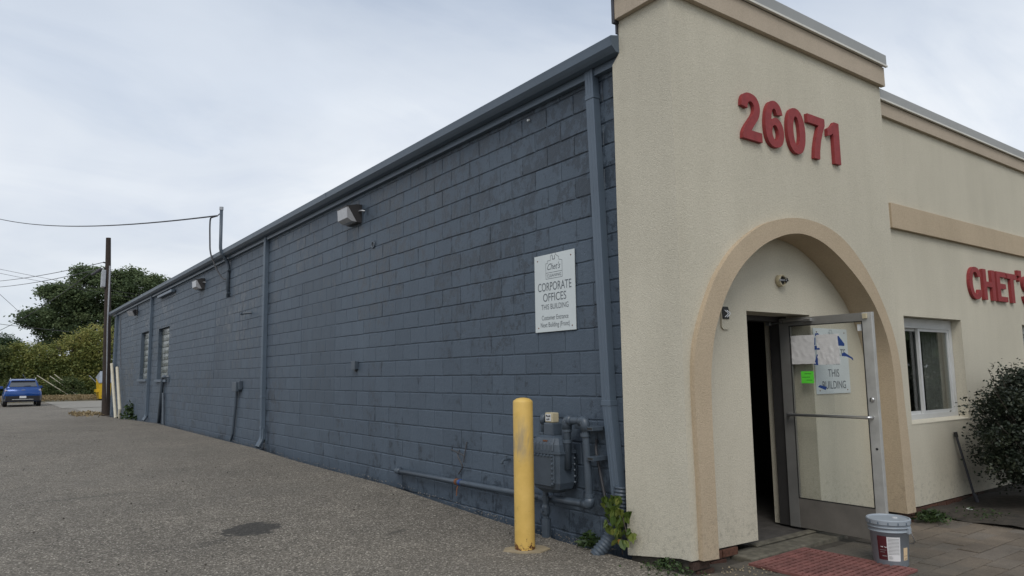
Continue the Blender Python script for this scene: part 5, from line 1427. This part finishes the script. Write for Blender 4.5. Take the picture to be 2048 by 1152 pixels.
tag(obj('rooftop_box', box(4.9, 5.9, 33.2, 34.2, 4.38, 4.78, 0.03), MT['galv']), 'small pale metal box on the roof at the far end', 'rooftop unit')

db = empty('dumpster', (7.85, 61.5, 0.0), 'yellow waste dumpster with a grey lid, mostly hidden by the utility pole', 'dumpster')
obj('body', loft([[(-0.92, -0.8, 0.12), (0.92, -0.8, 0.12), (0.92, 0.8, 0.12), (-0.92, 0.8, 0.12)], [(-1.0, -0.95, 1.25), (1.0, -0.95, 1.25), (1.0, 0.95, 1.65), (-1.0, 0.95, 1.65)]]), MT['dumpster'], db)
obj('lid', loft([[(-1.02, -1.0, 1.26), (1.02, -1.0, 1.26), (1.02, 0.97, 1.68), (-1.02, 0.97, 1.68)], [(-1.02, -1.0, 1.32), (1.02, -1.0, 1.32), (0.9, 0.9, 2.15), (-0.75, 0.9, 2.15)]]), MT['bin_lid'], db)
for s in (-1, 1):
    obj('fork_pocket', box(s * 1.0 - 0.12, s * 1.0 + 0.12, -0.7, 0.5, 0.60, 0.80, 0.01), MT['dumpster'], db)
for s in (-1, 1):
    for q in (-0.6, 0.6):
        obj('caster', move(lathe([(0.08, -0.03), (0.08, 0.03)], 12), (s * 0.8, q, 0.075), (0, math.pi / 2, 0)), MT['tyre'], db)

def build_car(x, y, z):
    c = empty('parked_car', (x, y, z), 'blue crossover car seen from behind, parked at the far end of the lot', 'car')
    # body rings from rear (y=0) to front; each (y, half width, z bottom, z belt, crown)
    def ring(yy, w, zb, zt, tuck):
        return [(-w * 0.86, yy, zb), (w * 0.86, yy, zb), (w, yy, zb + 0.16), (w * 1.0, yy, zb + 0.42), (w * tuck, yy, zt), (-w * tuck, yy, zt), (-w * 1.0, yy, zb + 0.42), (-w, yy, zb + 0.16)]
    st_ = [(0.0, 0.80, 0.42, 0.98, 0.90), (0.10, 0.90, 0.32, 1.04, 0.90), (0.45, 0.945, 0.28, 1.06, 0.92), (1.2, 0.955, 0.26, 1.05, 0.93), (2.6, 0.955, 0.26, 1.02, 0.93), (3.5, 0.94, 0.26, 0.98, 0.90), (4.3, 0.90, 0.28, 0.86, 0.86), (4.62, 0.78, 0.36, 0.70, 0.85)]
    obj('body', loft([ring(*s) for s in st_]), MT['car_blue'], c, True)
    def gring(yy, wb, wt, zb, zt):
        return [(-wb, yy, zb), (wb, yy, zb), (wt * 1.04, yy, (zb + zt) / 2 + 0.08), (wt, yy, zt - 0.03), (wt * 0.8, yy, zt), (-wt * 0.8, yy, zt), (-wt, yy, zt - 0.03), (-wt * 1.04, yy, (zb + zt) / 2 + 0.08)]
    gh = [gring(0.32, 0.84, 0.76, 1.02, 1.12), gring(0.78, 0.85, 0.66, 1.02, 1.50), gring(1.3, 0.86, 0.66, 1.02, 1.60), gring(2.2, 0.86, 0.67, 1.0, 1.615), gring(2.9, 0.86, 0.66, 0.99, 1.53), gring(3.55, 0.85, 0.70, 0.97, 1.05)]
    obj('cabin', loft(gh), MT['car_blue'], c, True)
    # rear glass, follows the slope of the cabin tail
    obj('rear_window', loft([[(-0.68, 0.315, 1.155), (0.68, 0.315, 1.155), (0.70, 0.37, 1.14), (-0.70, 0.37, 1.14)], [(-0.585, 0.69, 1.475), (0.585, 0.69, 1.475), (0.59, 0.76, 1.475), (-0.59, 0.76, 1.475)]]), MT['car_glass'], c)
    obj('wiper', tube([(0.02, 0.30, 1.175), (0.36, 0.335, 1.21)], 0.014, 6), MT['black'], c)
    obj('rear_spoiler', loft([[(-0.60, 0.60, 1.50), (0.60, 0.60, 1.50), (0.62, 0.86, 1.545), (-0.62, 0.86, 1.545)], [(-0.58, 0.62, 1.535), (0.58, 0.62, 1.535), (0.60, 0.86, 1.575), (-0.60, 0.86, 1.575)]]), MT['car_blue'], c)
    for s in (-1, 1):
        obj('side_window', loft([[(s * 0.868, 0.85, 1.05), (s * 0.872, 3.1, 1.03), (s * 0.860, 3.1, 1.03), (s * 0.855, 0.85, 1.05)], [(s * 0.700, 1.15, 1.52), (s * 0.700, 2.7, 1.50), (s * 0.66, 2.7, 1.50), (s * 0.66, 1.15, 1.52)]]), MT['car_glass'], c)
        obj('taillight', loft([[(s * 0.60, 0.035, 0.88), (s * 0.90, 0.14, 0.90), (s * 0.88, 0.20, 0.90), (s * 0.60, 0.12, 0.88)], [(s * 0.56, 0.055, 0.965), (s * 0.86, 0.15, 1.00), (s * 0.84, 0.22, 1.00), (s * 0.56, 0.14, 0.965)]]), MT['tail'], c)
        obj('tail_reflector', box(s * 0.78 - 0.09, s * 0.78 + 0.09, 0.015, 0.06, 0.93, 0.965), MT['white_paint'], c)
        obj('side_mirror', box(s * 1.0 - 0.10, s * 1.0 + 0.08, 2.75, 2.92, 1.02, 1.18, 0.03), MT['car_blue'], c)
        obj('roof_rail', tube([(s * 0.62, 0.95, 1.58), (s * 0.62, 1.4, 1.655), (s * 0.62, 2.4, 1.66)], 0.02, 6), MT['chrome'], c)
        for yy in (0.85, 3.65):
            wv = obj('wheel', move(lathe([(0.24, -0.11), (0.33, -0.11), (0.345, -0.08), (0.345, 0.08), (0.33, 0.11), (0.24, 0.11)], 24), (s * 0.83, yy, 0.345), (0, math.pi / 2, 0)), MT['tyre'], c)
            obj('rim', move(lathe([(0.235, -0.115), (0.235, 0.115)], 18), (s * 0.83, yy, 0.345), (0, math.pi / 2, 0)), MT['alu_pale'], wv)
    obj('bumper', loft([[(-0.84, -0.03, 0.33), (0.84, -0.03, 0.33), (0.93, 0.25, 0.33), (-0.93, 0.25, 0.33)], [(-0.82, -0.05, 0.62), (0.82, -0.05, 0.62), (0.955, 0.25, 0.62), (-0.955, 0.25, 0.62)]]), MT['car_dark'], c)
    obj('bumper_strip', box(-0.52, 0.52, -0.065, -0.02, 0.40, 0.43, 0.006), MT['alu_pale'], c)
    obj('license_plate', box(-0.165, 0.165, -0.062, -0.048, 0.49, 0.615, 0.004), MT['label_white'], c)
    obj('badge', box(-0.09, 0.09, -0.006, 0.03, 0.945, 0.975, 0.004), MT['chrome'], c)
    obj('tailgate_trim', box(-0.56, 0.56, 0.004, 0.05, 0.895, 0.920, 0.004), MT['car_dark'], c)
    obj('antenna', tube([(0.12, 0.95, 1.60), (-0.05, 0.70, 1.86)], 0.012, 6), MT['galv'], c)
    return c
build_car(1.93, 51.0, 0.0)

# ------------------------------------------------------------------ plants at the back
for k, (a, b, lb) in enumerate((((3.30, 66, 1.9), (4.24, 66, 1.22), 'longest pale stake leaning in front of the thicket'),
                                ((4.15, 66.3, 1.85), (4.52, 66.3, 1.55), 'short pale stake just right of the longest one'),
                                ((4.46, 66.6, 1.98), (4.98, 66.6, 1.53), 'thin pale stake leaning near the middle of the thicket'),
                                ((6.75, 66, 1.85), (7.48, 66, 1.09), 'grey stake leaning towards the yellow dumpster'))):
    d = Vector(b) - Vector(a)
    tag(obj('leaning_stake', tube([a, b, Vector(b) + d * ((b[2] - 0.0) / abs(d.z))], 0.035, 6), MT['pvc'] if k != 3 else MT['galv']), lb, 'stake', 'leaning stakes before the thicket')
nb_ = 11000
P = np.stack([rng.uniform(1.0, 16, nb_), rng.uniform(60.6, 66, nb_), rng.uniform(0.03, 0.40, nb_)], 1)
o = bpy.data.objects.new('dry_grass', leaf_mesh('dry_grass', P, 0.055, MT['dry_grass'], long=3.2, up=0.1, droop=-0.5)); link(o)
tag(o, 'strip of dry straw coloured grass before the thicket', 'grass', kind='stuff')

def tree(name, base_, trunk_pts, radii, limbs, blobs, per, cr_, leaf, mat, label, cat, lo=0.0, hi=1.0, top=0.1, group=None):
    t = empty(name, base_, label, cat, group)
    obj('trunk', join(tube(trunk_pts, radii, 9), *[tube(l, [0.16, 0.10, 0.04] if len(l) == 3 else 0.06, 6) for l in limbs]), MT['bark'], t)
    crown('crown', blobs, per, cr_, leaf, mat, t, lo, hi, top_tint=top)
    return t
lim = []
rt = random.Random(5)
tb = [(0.3, 0, 10.8, 3.1, 2.8, 2.6, 230), (-2.6, 0, 10.2, 2.3, 2.0, 1.7, 130), (4.2, 0, 11.4, 2.7, 2.3, 2.0, 170), (-5.2, -0.3, 8.1, 1.7, 1.6, 1.0, 62), (-3.2, 0.2, 7.2, 2.3, 2.0, 1.5, 105), (0.2, 0, 7.4, 3.5, 2.6, 1.8, 180), (4.6, 0, 8.4, 3.0, 2.4, 2.0, 150), (6.4, 0, 12.2, 1.3, 1.2, 0.9, 40), (-0.8, 0, 13.0, 1.6, 1.4, 0.8, 46), (3.2, 0, 13.2, 1.4, 1.2, 0.7, 38), (-3.3, 0, 5.3, 1.7, 1.4, 0.9, 52), (-4.4, 0, 10.9, 0.9, 0.9, 0.6, 20), (7.2, 0, 10.2, 1.1, 1.0, 1.0, 30)]
for b in tb:
    s0 = Vector((rt.uniform(-0.3, 0.3), 0, rt.uniform(3.0, 5.5)))
    e0 = Vector((b[0], b[1], b[2]))
    lim.append([s0, s0.lerp(e0, 0.55) + Vector((0, 0, 0.5)), e0])
tree('broadleaf_tree', (9.4, 90, 0), [(0, 0, 0), (0.1, 0, 4), (0.0, 0, 8), (0.2, 0, 11.5)], [0.42, 0.34, 0.22, 0.06], lim, tb, 64, 0.34, 0.165, MT['tree_leaf'], 'tall dark green broadleaf tree standing behind the thicket and utility pole', 'tree', 0.05, 0.85, 0.25)
# leafy thicket as one mass, and the shrubs in it one can tell apart
tk = [(x_, 71 + rt.uniform(-1, 1.5), rt.uniform(1.3, 2.6), 1.9, 1.4, rt.uniform(1.4, 2.0), 85) for x_ in np.arange(-5, 17, 1.7)]
o = crown('thicket', tk, 60, 0.28, 0.125, MT['thick_leaf'], None, 0.05, 0.75, kind='stuff', top_tint=0.2)
tag(o, 'dense dark green thicket along the back of the lot', 'thicket')
def bush(x_, y_, h, w, label, mat, lo, hi, k=90, leaf=0.105, top=0.35):
    lim = [[Vector((0, 0, 0)), Vector((rt.uniform(-0.4, 0.4) * w, 0, h * 0.4)), Vector((rt.uniform(-0.8, 0.8) * w, rt.uniform(-0.4, 0.4), h * 0.8))] for _ in range(5)]
    bl = [(0, 0, h * 0.62, w * 0.9, w * 0.7, h * 0.36, k), (-w * 0.5, 0, h * 0.42, w * 0.7, w * 0.6, h * 0.34, k // 2), (w * 0.5, 0, h * 0.40, w * 0.7, w * 0.6, h * 0.34, k // 2), (w * 0.2, -0.3, h * 0.22, w, w * 0.7, h * 0.20, k // 2)]
    return tree('wild_shrub', (x_, y_, 0), [(0, 0, 0), (0.05, 0, h * 0.5)], [0.09, 0.05], lim, bl, 62, 0.26, leaf, mat, label, 'shrub', lo, hi, top, 'wild shrubs before the thicket')
bush(7.5, 69.0, 6.3, 1.7, 'tallest yellowing shrub just left of the utility pole', MT['yellow_leaf'], 0.25, 0.85, 130)
bush(5.6, 68.8, 5.3, 1.5, 'yellow green shrub in the middle below the tree', MT['yellow_leaf'], 0.15, 0.75, 110)
bush(3.7, 68.6, 4.4, 1.4, 'olive shrub with yellowing top above the right side of the car', MT['yellow_leaf'], 0.05, 0.65, 100)
bush(2.0, 68.9, 4.5, 1.3, 'dull green shrub directly behind the car roof', MT['yellow_leaf'], 0.0, 0.5, 95)
bush(0.3, 68.6, 4.3, 1.4, 'shrub at the left edge of the photo behind the car', MT['thick_leaf'], 0.2, 0.9, 90)
bush(5.3, 66.9, 1.7, 1.1, 'low dark green shrub on the dry grass right of the car', MT['thick_leaf'], 0.2, 0.8, 60, 0.085, 0.1)
# pinnate leaved sumac at the left edge
sb = [(0.0, 0, 4.7, 1.0, 0.8, 0.45, 40), (0.7, 0, 4.3, 0.8, 0.7, 0.4, 30), (-0.8, 0, 4.2, 0.9, 0.8, 0.5, 34)]
tree('sumac', (0.9, 70.5, 0), [(0, 0, 0), (0.1, 0, 2.5), (0.0, 0, 4.4)], [0.09, 0.07, 0.04], [[Vector((0, 0, 2.6)), Vector((b[0] * 0.6, 0, 3.6)), Vector(b[:3])] for b in sb], sb, 46, 0.30, 0.10, MT['sumac_leaf'], 'feathery green sumac rising over the shrubs at the left edge', 'tree', 0.2, 0.9)

# trees across the street, beyond the right of the frame: what the front windows reflect
for k, (x_, y_, h) in enumerate(((33, -6, 9.5), (41, -10, 11), (26, -12, 9), (50, -3, 10))):
    bl = [(0, 0, h * 0.62, 3.4, 3.2, h * 0.34, 130), (-1.5, 0.5, h * 0.42, 2.6, 2.4, h * 0.24, 60), (1.7, -0.4, h * 0.45, 2.6, 2.4, h * 0.24, 60)]
    tree('street_tree', (x_, y_, -0.3), [(0, 0, 0), (0, 0, h * 0.5), (0.1, 0, h * 0.8)], [0.3, 0.22, 0.06], [], bl, 20, 0.55, 0.5, MT['tree_leaf'], ('round street tree across the road, nearest the corner', 'tall street tree across the road, behind the others', 'lower street tree across the road, at the south end', 'far street tree across the road, on its own')[k], 'tree', 0.1, 0.8, 0.2, 'street trees across the road')
